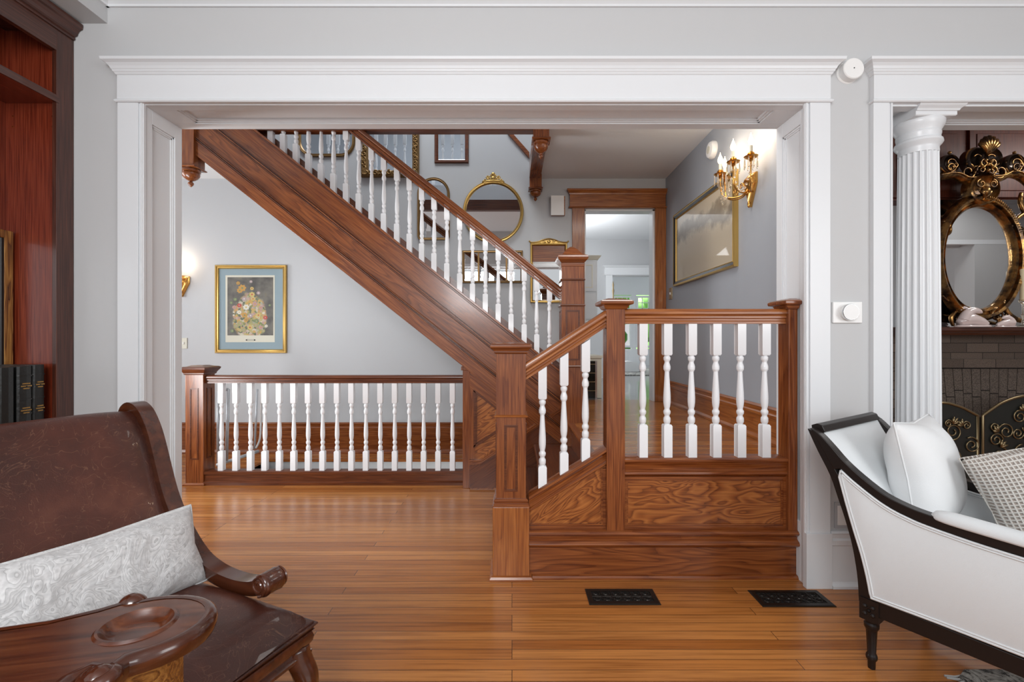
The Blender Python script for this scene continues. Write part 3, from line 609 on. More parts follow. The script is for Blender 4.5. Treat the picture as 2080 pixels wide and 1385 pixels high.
# ---- C. level landing balustrade
t = thing('stair_railing', 'level oak landing railing with six white turned balusters', 'railing', (1.0, 2.41, 0.59), group=None)
b = B(); b.rings([[(x, 2.41+a, 1.303+z) for a, z in railprof(0.033, 0.077)] for x in (0.577, 1.412)]); obj('handrail', b, oakl, t, smooth='auto')
balusters(t, [(x, 2.41, 0.605) for x in (.680, .807, .934, 1.061, 1.188, 1.315)], 0.0215, 0.700, 0.175, 0.535)
# ---- D. sloping balustrade above the low steps
t = thing('stair_railing', 'short sloping oak railing with three white turned balusters beside the low steps', 'railing', (0.27, 2.41, 0.4))
sl = 0.655; th = math.atan(sl)
za = 1.22-(771-CY)/F*2.40
b = B(); b.rings([[(x, 2.41+a, za+(x-0.07)*sl+z*1.05) for a, z in railprof(0.033, 0.085)] for x in (0.070, 0.483)]); obj('handrail', b, oakl, t, Mat((0.28, 2.41, 1.1), ry=-th), smooth='auto')
bz = lambda x: 0.408+(x-0.160)*0.63
xs = (.158, .270, .382)
balusters(t, [(x, 2.41, bz(x)-0.01) for x in xs], 0.0215, 0.672, 0.168, 0.515, sl, sl)
# ---- E. the oak apron: side of landing and steps
t = thing('stair_apron', 'panelled oak side of the landing and low steps with wide base moulding', 'stair panelling', (0.77, 2.40, 0))
YP = 2.395
b = B(); b.box(0.577, 1.457, YP, YP+0.03, 0.24, 0.56); obj('panel', b, oakp, t, Mat((1.0, YP, 0.4)))
zz = lambda x: 0.325+(x-0.088)*0.615   # lower edge of the slanting cap board
b = B(); b.prism([(0.088, 0.24), (0.483, 0.24), (0.483, zz(0.483)+.02), (0.088, zz(0.088)+.02)], 'y', YP, YP+0.03); obj('panel', b, oakp, t, Mat((0.3, YP, 0.4), ry=-th))
# frame mouldings of the big panel
b = B(); x0, x1, z0, z1 = 0.577, 1.412, 0.247, 0.515
for i_, (o, y) in enumerate(((0.014, YP-0.010), (0.022, YP-0.005))): b.frame(x0, x1, z0, z1, o, y, YP+0.002)
obj('panel_moulding', b, oak, t)
b = B()
for o, y in ((0.014, YP-0.010), (0.022, YP-0.005)):
    b.box(0.088, 0.483-o, y, YP+0.002, 0.247, 0.247+o); b.box(0.483-o, 0.4829, y, YP+0.002, 0.247, 0.556)
obj('panel_moulding', b, oak, t)
# landing sill: shoe, cove, fascia
b = B(); b.prism([(2.47, .59), (2.47, .612), (2.372, .612), (2.366, .608), (2.366, .598), (2.372, .594), (2.378, .575), (2.384, .566), (2.384, .545), (2.376, .54), (2.374, .53), (2.386, .518), (2.396, .512), (2.43, .512), (2.43, .59)], 'x', 0.577, 1.412); obj('sill', b, oak, t, smooth='auto')
b = B()
pr = [(2.45, .0), (2.45, .048), (2.376, .048), (2.368, .042), (2.368, .030), (2.378, .024), (2.386, .006), (2.386, -.018), (2.378, -.024), (2.378, -.036), (2.396, -.046), (2.42, -.046)]
b.rings([[(x, y, zz(x)+0.048+z) for y, z in pr] for x in (0.086, 0.483)]); obj('sloping_sill', b, oak, t, Mat((0.28, 2.40, 0.5), ry=-th), smooth='auto')
# base: cap moulding + board + shoe
b = B(); b.prism([(2.43, .155), (2.366, .158), (2.356, .165), (2.344, .172), (2.340, .182), (2.346, .192), (2.358, .198), (2.364, .204), (2.362, .216), (2.350, .224), (2.344, .234), (2.350, .243), (2.364, .248), (2.43, .248)], 'x', 0.087, 1.457); obj('base_cap', b, oak, t, smooth='auto')
b = B(); b.box(0.087, 1.457, 2.372, 2.43, 0.0, 0.163); obj('base_board', b, oaks, t)
b = B(); b.prism([(2.373, 0), (2.352, 0), (2.352, .008), (2.358, .016), (2.373, .02)], 'x', 0.104, 1.457); obj('shoe_moulding', b, oak, t)
# ---- F. low steps
t = thing('entry_steps', 'low flight of oak steps rising right from the hall floor to the landing', 'steps', (0.2, 3.1, 0))
for k, xs_ in enumerate((-0.07, 0.20, 0.47)):
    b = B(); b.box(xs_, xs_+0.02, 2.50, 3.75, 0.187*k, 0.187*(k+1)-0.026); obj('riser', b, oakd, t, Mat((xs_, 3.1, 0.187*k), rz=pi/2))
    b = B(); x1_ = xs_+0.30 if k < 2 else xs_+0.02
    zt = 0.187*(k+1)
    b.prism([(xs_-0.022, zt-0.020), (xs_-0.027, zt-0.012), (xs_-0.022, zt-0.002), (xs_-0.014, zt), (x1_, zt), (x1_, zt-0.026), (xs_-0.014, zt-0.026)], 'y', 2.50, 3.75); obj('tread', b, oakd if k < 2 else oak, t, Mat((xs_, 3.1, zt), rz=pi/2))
# inner skirt behind the balusters
# ---- G. main flight
SLO = 0.79; TH = math.atan(SLO)
def ytop(px): return 563.6+SLO*(px-900)
def ybot(px): return 711.7+SLO*(px-900)
YS = 3.76
t = thing('staircase', 'long oak staircase rising left above the basement stairwell with moulded diagonal stringer', 'staircase', (-0.9, 3.9, ZL))
fs = Mat(W(900, 563.6, YS), ry=TH)
c_ = math.cos(TH)
xL, xR = (398-CX)/F*YS, (1139-CX)/F*YS
def zt_at(x): return 1.22-(ytop(CX+x*F/YS)-CY)/F*YS
tot = (ybot(900)-ytop(900))/F*YS     # vertical thickness
def band(name, f0, f1, y0, mat, xr=xR, y1=YS+0.05, xl=None):
    x0_ = xL if xl is None else xl
    ztopc = 3.04
    def quad(x): return zt_at(x)-f0*tot, zt_at(x)-f1*tot
    a0, a1 = quad(x0_); c0, c1 = quad(xr)
    pts = [(xr, c1), (xr, c0)]
    if a0 > ztopc:
        xx = x0_+(a0-ztopc)/SLO; pts.append((xx, ztopc))
        if a1 > ztopc: xx2 = x0_+(a1-ztopc)/SLO; pts.append((xx2, ztopc))
        else: pts += [(x0_, ztopc), (x0_, a1)]
    else: pts += [(x0_, a0), (x0_, a1)]
    b = B(); b.prism(pts, 'y', y0, y1); return obj(name, b, mat, t, fs, bev=0.002)
xclip = (955-CX)/F*YS
band('stringer', 0.02, 0.985, YS, oak)
band('stringer_cap', 0.0, 0.035, YS-0.022, oak, y1=YS+0.09)
band('stringer_cap', 0.035, 0.07, YS-0.012, oakd)
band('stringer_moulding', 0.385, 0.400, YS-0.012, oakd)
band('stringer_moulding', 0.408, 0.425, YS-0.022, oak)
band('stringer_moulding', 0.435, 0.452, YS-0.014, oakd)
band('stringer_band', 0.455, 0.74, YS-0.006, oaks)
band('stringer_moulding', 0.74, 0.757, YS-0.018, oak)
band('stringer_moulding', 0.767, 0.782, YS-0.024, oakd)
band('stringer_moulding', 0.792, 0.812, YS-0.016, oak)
band('stringer_band', 0.81, 1.0, YS-0.012, oak, y1=YS+0.05)
# fillet seen between the balusters
# wall-side skirt, treads, risers, soffit
b = B(); A0, A1 = -2.85, 0.30
def zs(x, d): return zt_at(x)-d
b.prism([(A0, min(zs(A0, -0.02), 5.0)), (A1, zs(A1, -0.02)), (A1, zs(A1, 0.35)), (A0, zs(A0, 0.35))], 'y', DB-0.03, DB-0.001); obj('wall_skirt', b, oakd, t, fs)
b = B(); b.prism([(-2.72, zs(-2.72, tot-0.03)), (0.36, zs(0.36, tot-0.03)), (0.36, zs(0.36, tot)), (-2.72, zs(-2.72, tot))], 'y', YS+0.051, DB-0.031)
obj('soffit', b, wallm, t, fs)
run = 0.187/SLO
for k in range(13):
    xr_ = 0.56-run*(k+1); ztr = ZL+0.187*(k+1)
    if ztr > 3.3: break
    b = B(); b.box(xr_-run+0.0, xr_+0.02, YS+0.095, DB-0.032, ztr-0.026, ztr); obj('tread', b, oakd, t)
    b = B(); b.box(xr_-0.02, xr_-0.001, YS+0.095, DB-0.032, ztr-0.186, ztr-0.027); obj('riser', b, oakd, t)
# panel wall under the stringer
YU = 3.772
pE = W(955, 745, YU)
pts = [(W(955, 990, YU).x, 0.0), (0.385, 0.0), (0.385, W(1139, 880, YU).z), (W(1139, 860, YU).x, W(1139, 862, YU).z), (W(955, 745, YU).x, W(955, 738, YU).z)]
b = B(); b.prism(pts, 'y', YU+0.006, YU+0.05); obj('spandrel_panel', b, oakp, t, Mat((-0.1, YU, .6), ry=-th))
# mitred frame board parallel to the stringer + left stile + panel moulding
def pp(px, py, D=YU): v = W(px, py, D); return (v.x, v.z)
b = B(); b.prism([pp(955, 752), pp(1139, 897), pp(1139, 935), pp(962, 795), pp(955, 790)], 'y', YU-0.002, YU+0.02); obj('frame_board', b, oak, t, fs)
b = B(); b.prism([pp(954, 760), pp(964, 768), pp(964, 932), pp(954, 932)], 'y', YU, YU+0.02); obj('frame_board', b, oak, t, Mat((-0.3, YU, .5)) @ GZ)
b = B()
for o, y in ((0, 0.000), (3, 0.003)):
    b.prism([pp(962+o, 792+o), pp(966+o, 796+o), pp(966+o, 905-o), pp(962+o, 909-o)], 'y', YU-0.004+y, YU+0.02)
    b.prism([pp(962+o, 790+o), pp(1108, 906), pp(1108, 910), pp(962+o, 795+o)], 'y', YU-0.004+y, YU+0.02)
    b.prism([pp(962+o, 905-o), pp(1108, 811-o), pp(1108, 815-o), pp(962+o, 910-o)], 'y', YU-0.004+y, YU+0.02)
obj('panel_moulding', b, oakd, t)
# skirt board following the low steps, with its cap moulding
b = B(); b.prism([pp(954, 990), pp(954, 938), pp(978, 938), pp(1139, 832), pp(1139, 990)], 'y', YU-0.010, YU+0.02); obj('skirt_board', b, oakd, t, Mat((0, YU, .3), ry=-th))
b = B()
for o, w_, y in ((0, 3.2, 0.012), (3.6, 3.2, 0.018), (7.4, 2.6, 0.010)):
    b.prism([pp(954, 933+o), pp(977, 933+o), pp(977, 933+o+w_), pp(954, 933+o+w_)], 'y', YU-0.010-y, YU)
    b.prism([pp(977, 933+o), pp(1139, 826+o), pp(1139, 826+o+w_), pp(977, 933+o+w_)], 'y', YU-0.010-y, YU)
obj('skirt_moulding', b, oak, t, Mat((0, YU, .3), ry=-th))
# ---- H. rail of the main flight
t = thing('stair_railing', 'long sloping oak railing with white turned balusters along the main staircase', 'railing', (-0.9, 3.80, ZL))
YR = 3.80
def railz(px): return 1.22-((609.6+0.795*(px-1139))-CY)/F*YR     # underside
xa, xb = (690-CX)/F*YR, (1141-CX)/F*YR
xa = -1.75
rz = lambda x: railz(CX+x*F/YR)
b = B(); b.rings([[(x, YR+a, rz(x)+z) for a, z in railprof(0.034, 0.105)] for x in (xa, xb)]); obj('handrail', b, oak, t, fs, smooth='auto')
b = B(); b.rings([[(x, YR+a, zt_at(x)+z) for a, z in ((.023, -.02), (.045, -.02), (.045, .055), (.023, .055))] for x in (-2.3, xR)]); obj('shoe_rail', b, oakd, t, fs, smooth='auto')
px = [551, 576, 601.7, 627, 652.4, 677.7, 703.3, 729, 755, 780, 806.5, 832, 857, 882, 908, 934, 960, 986, 1012, 1038, 1064.5, 1090, 1116]
hB = 0.68
sp = []
for q in px:
    x = (q-CX)/F*YR; sp.append((x, YR, zt_at(x)-0.005))
balusters(t, sp, 0.021, rz(0)-zt_at(0)+0.03, 0.145, 0.50, -SLO, -SLO)
# ---- I. landing newel of the main flight
cx, cy = 0.4805, 3.748; h_ = 0.0875
t = thing('newel_post', 'oak newel with pyramid cap at the bottom of the main stair railing', 'newel post', (cx, cy, 0.374))
b = B(); b.sqstack([(h_, .374), (h_, 1.83)], (cx, cy, 0)); obj('shaft', b, oak, t, 'up', bev=0.003)
b = B(); b.sqstack([(h_+.001, 1.80), (h_+.004, 1.803), (h_+.004, 1.822), (h_+.002, 1.828), (h_+.016, 1.842), (h_+.030, 1.858), (h_+.034, 1.872), (h_+.028, 1.886), (h_-.006, 1.90), (h_-.02, 1.915), (.045, 1.945), (.02, 1.964), (.004, 1.972)], (cx, cy, 0)); obj('cap', b, oak, t, bev=0.001)
for z in (1.695, 1.492, 1.008):
    b = B(); b.sqstack([(h_, z-.008), (h_+.009, z-.006), (h_+.011, z+.002), (h_+.007, z+.008), (h_, z+.010)], (cx, cy, 0)); obj('collar', b, oakd, t)
for k, (dx, dy, rz_) in enumerate(((0, -h_, 0), (-h_, 0, -pi/2))):
    b = B(); panel_front(b, -0.056, 0.056, 1.058, 1.455, 0, 0.013, 0.003); obj('panel_moulding', b, oakd, t, Mat((cx+dx, cy+dy, 0), rz=rz_), local=True)
# ---- J. railing of the basement stairwell
def z4(py, D): return 1.22-(py-CY)/F*D
cx, cy, h_ = -2.662, 3.953, 0.076
t = thing('newel_post', 'square oak newel with panels at the left end of the basement stairwell railing', 'newel post', (cx, cy, 0))
b = B(); b.sqstack([(h_, 0), (h_, .95)], (cx, cy, 0)); obj('shaft', b, oak, t, 'up', bev=0.003)
b = B(); b.sqstack([(h_+.002, .925), (h_+.010, .932), (h_+.010, .940), (h_+.016, .95), (h_+.024, .962), (h_+.03, .97), (h_+.034, .984), (h_+.022, .992), (h_-.006, .996), (h_-.03, 1.004)], (cx, cy, 0)); obj('cap', b, oakd, t, bev=0.001)
b = B(); b.sqstack([(h_+.014, 0), (h_+.014, .010), (h_+.004, .018), (h_, .02)], (cx, cy, 0)); obj('base_moulding', b, oak, t)
for k, (dx, dy, rz_) in enumerate(((0, -h_, 0), (h_, 0, pi/2))):
    b = B(); panel_front(b, -0.036, 0.036, .215, .815, 0, 0.011, 0.003); obj('panel_moulding', b, oakd, t, Mat((cx+dx, cy+dy, 0), rz=rz_), local=True)
t = thing('stair_railing', 'level dark oak railing with seventeen white turned balusters guarding the basement stairwell', 'railing', (-1.5, 3.93, 0))
xl, xr = cx+h_, -0.405; YQ = 3.93
b = B(); b.rings([[(x, YQ+a, .853+z) for a, z in railprof(0.032, 0.068)] for x in (xl, xr)]); obj('handrail', b, oakd, t, smooth='auto')
b = B(); b.prism([(3.975, .0), (3.875, .0), (3.873, .022), (3.885, .030), (3.892, .035), (3.892, .085), (3.882, .088), (3.882, .110), (3.888, .114), (3.975, .114)], 'x', xl, xr); obj('bottom_rail', b, oakd, t, smooth='auto')
balusters(t, [((450.5+29.3*k-CX)/F*3.93, YQ, .112) for k in range(17)], 0.0215, 0.745, 0.165, 0.57)
b = B(); b.box(-0.405, -0.345, 3.80, 3.86, 0, z4(746, 3.80)); b.box(-0.418, -0.333, 3.79, 3.87, z4(752, 3.8), z4(744, 3.8)); b.box(-0.405, -0.345, 3.86, 3.97, 0, .93)
o = obj('newel_post', b, oak, None, 'up', bev=0.003); tag(o, 'thin oak half post where the stairwell railing meets the panel under the stairs', 'newel post')

# ---- K. upstairs balustrade above the stairwell (seen in the mirrors)
t = thing('stair_railing', 'upstairs oak railing with white balusters, seen only in the high wall mirrors', 'railing', (-1.1, 3.62, ZC+.3))
b = B(); b.rings([[(x, 3.62+a, 4.10+z) for a, z in railprof(0.032, 0.068)] for x in (-2.6, 0.29)]); obj('handrail', b, oak, t, smooth='auto')
b = B(); b.box(-2.6, 0.29, 3.58, 3.66, ZC+.3, ZC+.36); obj('bottom_rail', b, oak, t, smooth='auto')
balusters(t, [(-2.5+.13*k, 3.62, ZC+.355) for k in range(22)], 0.0215, 0.75, 0.165, 0.57)
# ================================================================ BOOKCASE AND ITS CONTENTS
XB = -2.17
t = thing('bookcase', 'tall built-in red cherry bookcase with crown moulding at the left edge of the room', 'bookcase', (-2.3, 1.8, 0))
b = B(); b.box(-2.45, XB-0.023, 2.217, 2.235, 0, 2.70); obj('side_panel', b, cherry, t, Mat((-2.3, 2.22, 1)) @ GZ)
b = B(); b.box(-2.455, -2.425, 0.7, 2.235, 0, 2.70); obj('back_panel', b, cherry, t, Mat((-2.44, 1.6, 1)) @ GZ)
b = B(); b.box(XB-0.022, XB, 2.205, 2.292, 0, 2.72); b.box(-2.499, XB-0.022, 2.236, 2.290, 0, 2.72); obj('stile', b, cherryd, t, Mat((XB, 2.25, 1)) @ GZ, bev=0.002)
b = B(); b.box(-2.30, XB, 1.21, 1.29, 0, 2.72); 
obj('stile', b, cherryd, t, Mat((XB, 1.25, 1)) @ GZ, bev=0.002)
b = B(); b.box(XB-0.022, XB, 0.7, 2.205, 2.60, 2.72); obj('top_rail', b, cherryd, t, Mat((XB, 1.5, 2.6), rz=pi/2))
b = B(); b.box(-2.425, XB-0.022, 0.7, 2.217, 2.70, 2.72); obj('top_panel', b, cherryd, t)
b = B(); b.prism([(XB-.02, 2.70), (XB+.006, 2.70), (XB+.010, 2.706), (XB+.008, 2.716), (XB+.020, 2.722), (XB+.024, 2.735), (XB+.034, 2.748), (XB+.045, 2.752), (XB+.048, 2.765), (XB+.048, 2.777), (XB-.02, 2.777)], 'y', 0.7, 2.289); obj('crown_moulding', b, cherryd, t, Mat((XB, 1.5, 2.7), rz=pi/2))
for z, m in ((2.352, cherryd), (0.76, cherry)):
    b = B(); b.box(-2.425, XB-0.003, 0.7, 2.217, z-0.032 if z < 1 else z, z if z < 1 else z+0.034); obj('shelf', b, cherry, t, Mat((-2.3, 1.5, z), rz=pi/2))
    b = B(); b.box(XB-0.004, XB+0.002, 0.7, 2.217, z-0.032 if z < 1 else z, z if z < 1 else z+0.034); obj('shelf_edge', b, cherryd, t, Mat((-2.3, 1.5, z), rz=pi/2))
for x in (-2.39, -2.20):
    for z in (2.29, 2.24):
        b = B(); b.lathe([(0.0035, 2.2145), (0.0035, 2.2172)], (x, 0, 0) if False else (0, 0, 0), 8, 'y')
        bmesh.ops.translate(b.bm, vec=(x, 0, z), verts=b.bm.verts); obj('shelf_peg', b, brass, t)
# books
def book(label, y0, y1, z0, h, d, th_shift=0, cover=bookm, gilt=True, stripes_=False):
    t = thing('book', label, 'book', (-2.30, (y0+y1)/2, z0), group='large volumes on the bookcase shelf')
    x1 = XB-0.022; x0 = x1-d
    b = B(); n = 6
    pr = [(x0, y0), (x1-0.012, y0), (x1-0.004, y0+0.006), (x1, (y0+y1)/2), (x1-0.004, y1-0.006), (x1-0.012, y1), (x0, y1)]
    b.prism(pr, 'z', z0, z0+h); obj('cover', b, cover, t, bev=0.002)
    if gilt:
        for zz in (0.19, 0.36, 0.55, 0.72, 0.86):
            b = B(); b.prism([(x1-0.010, y0-0.001), (x1-0.003, y0+0.004), (x1+0.0025, (y0+y1)/2), (x1-0.003, y1-0.004), (x1-0.010, y1+0.001)], 'z', z0+h*zz, z0+h*zz+0.006); obj('spine_band', b, bookm, t)
        for zz, n_ in ((0.76, 3), (0.44, 3)):
            b = B()
            for k in range(n_):
                wd = (y1-y0)*(0.5, 0.72, 0.4)[k % 3]/2; ym = (y0+y1)/2
                seg = 7
                for q in range(seg):
                    a0 = ym-wd+2*wd*q/seg; b.box(x1-0.0025, x1+0.0018, a0, a0+2*wd/seg*0.68, z0+h*zz-0.011*k, z0+h*zz-0.011*k+0.005)
            obj('gilt_lettering', b, foilm, t)
    if stripes_:
        b = B(); b.box(x0+0.004, x1-0.014, y0-0.004, y0-0.0003, z0+0.002, z0+h-0.002); obj('marbled_cover', b, stripe, t)
book('black leather volume with gilt spine lettering, nearest the right end of the bookcase shelf', 2.125, 2.178, 0.76, 0.345, 0.19)
book('black leather gilt-lettered volume, between the striped book and the end volume', 2.058, 2.121, 0.76, 0.342, 0.19)
book('thick dark book with brown striped side, left of the two gilt volumes', 1.985, 2.045, 0.76, 0.340, 0.205, gilt=False, stripes_=True)
t = thing('mirror', 'burl-framed mirror leaning inside the bookcase behind the books', 'mirror', (-2.375, 1.9, 0.76))
b = B(); fx = -2.376
b.box(fx-0.02, fx, 2.168, 2.206, 0.76, 1.735); b.box(fx-0.02, fx, 1.50, 2.168, 1.697, 1.735); b.box(fx-0.02, fx, 1.50, 1.538, 0.76, 1.697); b.box(fx-0.02, fx, 1.538, 2.160, 0.76, 0.80)
obj('frame', b, burl, t, Mat((fx, 1.9, 0.76)) @ GZ, bev=0.003)
b = B(); b.box(fx-0.017, fx-0.004, 2.158, 2.168, 0.80, 1.697); obj('liner', b, ebony, t)
b = B(); b.box(fx-0.02, fx-0.010, 1.538, 2.158, 0.80, 1.697); obj('mirror_glass', b, mirror, t)

# ================================================================ LEATHER CHAIR
def rail_curve(): return [(-.835, .940), (-.822, .966), (-.795, .979), (-.765, .973), (-.735, .950), (-.70, .90), (-.672, .838), (-.645, .77), (-.612, .695), (-.57, .63), (-.52, .574), (-.47, .528), (-.42, .497), (-.36, .478), (-.304, .470), (-.245, .468), (-.19, .474), (-.155, .485)]
RC = rail_curve()
def smooth2(pts, k=3):
    out = []
    for i in range(len(pts)-1):
        p0 = pts[max(i-1, 0)]; p1 = pts[i]; p2 = pts[i+1]; p3 = pts[min(i+2, len(pts)-1)]
        for j in range(k):
            u = j/k
            out.append(tuple(0.5*((2*p1[d])+(-p0[d]+p2[d])*u+(2*p0[d]-5*p1[d]+4*p2[d]-p3[d])*u*u+(-p0[d]+3*p1[d]-3*p2[d]+p3[d])*u**3) for d in range(len(p1))))
    out.append(tuple(pts[-1])); return out
CH = Mat((-0.597, 1.353, 0), rz=math.radians(-23))
t = thing('armchair', 'brown leather armchair with carved mahogany scroll frame in the left foreground', 'chair', (-0.597, 1.353, 0), rz=math.radians(-23))
WID = 0.68
curve = smooth2(RC, 3)
ridge = []
for k in range(37):
    u = -1+2*k/36
    ridge.append((0.024*u, 0.010+0.013*abs(math.sin(1.5*pi*(u+1/3)))**.6*(1-abs(u)**8)+0.004*(1-u*u)))
prof = ridge+[(0.024, -0.022), (-0.024, -0.022)]
for yy in (-0.024, -WID+0.024):
    b = B(); b.sweep([(s, yy, z) for s, z in curve], prof, (0, 1, 0)) if False else None
    pts = [Vector((s, yy, z)) for s, z in curve]; rs = []
    for i in range(len(pts)):
        tg = (pts[min(i+1, len(pts)-1)]-pts[max(i-1, 0)]).normalized(); nrm = Vector((0, 1, 0)).cross(tg)*-1
        if nrm.dot(Vector((1, 0, 1))) < 0 and i > 5: nrm = -nrm
        nrm = Vector((-tg.z, 0, tg.x)); nrm = -nrm if nrm.x+nrm.z < 0 else nrm
        if i == 0: pn = nrm
        if nrm.dot(pn) < 0: nrm = -nrm
        pn = nrm
        rs.append([pts[i]+Vector((0, a, 0))+nrm*bb for a, bb in prof])
    b.rings(rs); obj('side_rail', b, mahog, t, CH, local=True, smooth='auto')
    # volute
    b = B(); P = []
    for k in range(41):
        a = -0.5*pi+k/40*3.4*pi; r = 0.030*(1-k/40*0.72); P.append((-0.128+r*math.cos(a)*1.0, yy, 0.502+r*math.sin(a)))
    rs = [[(p[0]*1.0, yy+sy*0.036, p[2]) for p in []] for sy in ()]
    b.lathe([(0.004, -0.038), (0.020, -0.038), (0.030, -0.033), (0.034, -0.024), (0.032, -0.012), (0.033, 0), (0.032, 0.012), (0.034, 0.024), (0.030, 0.033), (0.020, 0.038), (0.004, 0.038)], (0, 0, 0), 24, 'y')
    bmesh.ops.translate(b.bm, vec=(-0.128, yy, 0.498), verts=b.bm.verts)
    b.tube([(p[0], yy-0.037, p[2]) for p in P], 0.004, 6); b.tube([(p[0], yy+0.037, p[2]) for p in P], 0.004, 6)
    obj('scroll', b, mahog, t, CH, local=True, smooth='auto')
# leather back
inner = [(s, z) for s, z in smooth2(RC[:13], 4)]
def backsurf(u, v):
    i = u*(len(inner)-1); k = min(int(i), len(inner)-2); f = i-k
    s = inner[k][0]*(1-f)+inner[k+1][0]*f; z = inner[k][1]*(1-f)+inner[k+1][1]*f
    y = -0.046-(WID-0.092)*v
    puff = 0.022*(1-abs(2*v-1)**5)*(min(1, 6*u))
    hollow = -0.03*math.sin(pi*v)*u
    return Vector((s+(puff+hollow)*0.85, y, z+puff*0.5-0.012*(1-u)))
b = B(); b.grid(backsurf, 60, 24); obj('leather_back', b, leath, t, CH, local=True, smooth=True)
b = B(); b.grid(lambda u, v: backsurf(u, v)+Vector((-0.055, 0, -0.03)), 40, 10); obj('back_lining', b, leath, t, CH, local=True, smooth=True)
b = B(); b.tube([backsurf(0, v/12)+Vector((-0.014, 0, -0.024)) for v in range(13)], 0.022, 10); obj('top_roll', b, leath, t, CH, local=True, smooth=True)
# seat
def seatsurf(u, v):
    x = -0.60+0.605*u; y = 0.005-(WID+0.01)*v
    edge = min(u*4, (1-u)*7, v*7, (1-v)*7, 1)
    e = 1-(1-max(edge, 0))**2.4
    return Vector((x+0.018*math.sin(pi*v)*u, y, 0.395+0.062*e+0.022*math.sin(pi*v)*math.sin(pi*min(u*1.1, 1))))
b = B(); b.grid(seatsurf, 44, 40); obj('leather_seat', b, leath, t, CH, local=True, smooth=True)
b = B()
for o, z0, z1 in ((0.004, 0.375, 0.398), (0.012, 0.385, 0.392)): b.box(-0.60-o, 0.010+o, -WID-0.005-o, 0.007+o, z0, z1)
obj('seat_band', b, leath, t, CH, local=True, bev=0.004)
b = B()
b.rings([[(x, y, z) for x, y in ((-0.58, 0.0+o), (0.004+o, 0.0+o), (0.004+o, -WID-o), (-0.58, -WID-o))] for o, z in ((-.03, .298), (-.005, .298), (.000, .303), (.006, .308), (.006, .316), (-.004, .322), (0.0, .33), (.008, .342), (.010, .356), (.006, .368), (.012, .374), (0, .376))]); obj('seat_rail', b, mahog, t, CH, local=True, smooth='auto')
# cabriole legs
def cab(fx, fy, dx, dy, back=False):
    P = [(0, .335, .034), (.006, .30, .036), (.022, .255, .034), (.026, .21, .029), (.016, .15, .022), (.002, .09, .017), (.004, .05, .018), (.018, .022, .022), (.024, .006, .022), (.022, 0, .018)]
    if back: P = [(0, .335, .028), (-.01, .22, .024), (-.03, .1, .02), (-.06, 0, .018)]
    P = smooth2(P, 4)
    b = B(); rs = []
    for o, z, r in P:
        c = Vector((fx+dx*o, fy+dy*o, z)); ring = []
        for k in range(20):
            a = 2*pi*k/20; rr = r*(1+0.07*math.cos(8*a)); ring.append(c+Vector((rr*math.cos(a), rr*math.sin(a), 0)))
        rs.append(ring)
    b.rings(rs); obj('leg', b, mahog, t, CH @ Mat((fx, fy, 0)) , local=False, smooth=True) if False else None
    bmesh.ops.transform(b.bm, matrix=CH, verts=b.bm.verts); obj('leg', b, mahog, t, CH, smooth=True)
cab(-0.020, -0.024, 1.1, 0.5); cab(-0.020, -WID+0.024, 1.1, -0.5); cab(-0.55, -0.03, 1, 0, True); cab(-0.55, -WID+0.03, 1, 0, True)
# lumbar pillow
def pillow(name, lab, cat, M, lx, ly, th, mat, p=3.5, ear=0.05, seam=True, wav=0.0, group=None):
    t = thing(name, lab, cat, M.to_translation()); t.matrix_basis = M; WM[t.name] = M
    def S(sgn):
        def f(u, v):
            a, c = 2*u-1, 2*v-1
            k = max(0, (1-abs(a)**p)*(1-abs(c)**p))**0.55
            pin = 1-ear*(1-abs(a*c))*max(abs(a), abs(c))**3
            wr = wav*math.sin(9*a+3*c)*math.sin(4*c+1)*(1-k*0.6)
            return Vector((a*lx/2*pin, c*ly/2*pin, sgn*th/2*k*(1+0.05*math.sin(3*a+2*c))+wr*k))
        return f
    b = B(); b.grid(S(1), 36, 30); b.grid(S(-1), 36, 30)
    obj('cushion_cover', b, mat, t, M, local=True, smooth=True, weld=True)
    if seam:
        b = B(); n = 28; E = []
        f = S(1)
        for k in range(n): E.append(f(k/n, 0))
        for k in range(n): E.append(f(1, k/n))
        for k in range(n): E.append(f(1-k/n, 1))
        for k in range(n): E.append(f(0, 1-k/n))
        b.tube(E, 0.003, 6, closed=True); obj('piping', b, mat, t, M, local=True, smooth=True)
    return t
def basis(c, ax, ay):
    ax = Vector(ax).normalized(); az = ax.cross(Vector(ay)).normalized(); ay = az.cross(ax)
    M = Matrix.Identity(4)
    for i in range(3): M[i][0], M[i][1], M[i][2], M[i][3] = ax[i], ay[i], az[i], c[i]
    return M
R3 = CH.to_3x3()
cpos = CH @ Vector((-0.435, -0.285, 0.572))
pillow('lumbar_pillow', 'long silver textured velvet lumbar pillow lying on the brown leather armchair', 'pillow', basis(cpos, R3 @ Vector((0.03, 1, 0.0)), R3 @ Vector((-0.42, 0, 1))), 0.50, 0.24, 0.135, velv, p=2.8, ear=0.07, wav=0.004)

# ================================================================ CARVED CARD TABLE, corner in the foreground
TT = Mat((-0.66, 0.815, 0), rz=math.radians(12))
t = thing('card_table', 'carved mahogany card table with dished corner pocket in the bottom left corner', 'table', (-0.66, 0.815, 0), rz=math.radians(12))
ZT = 0.72
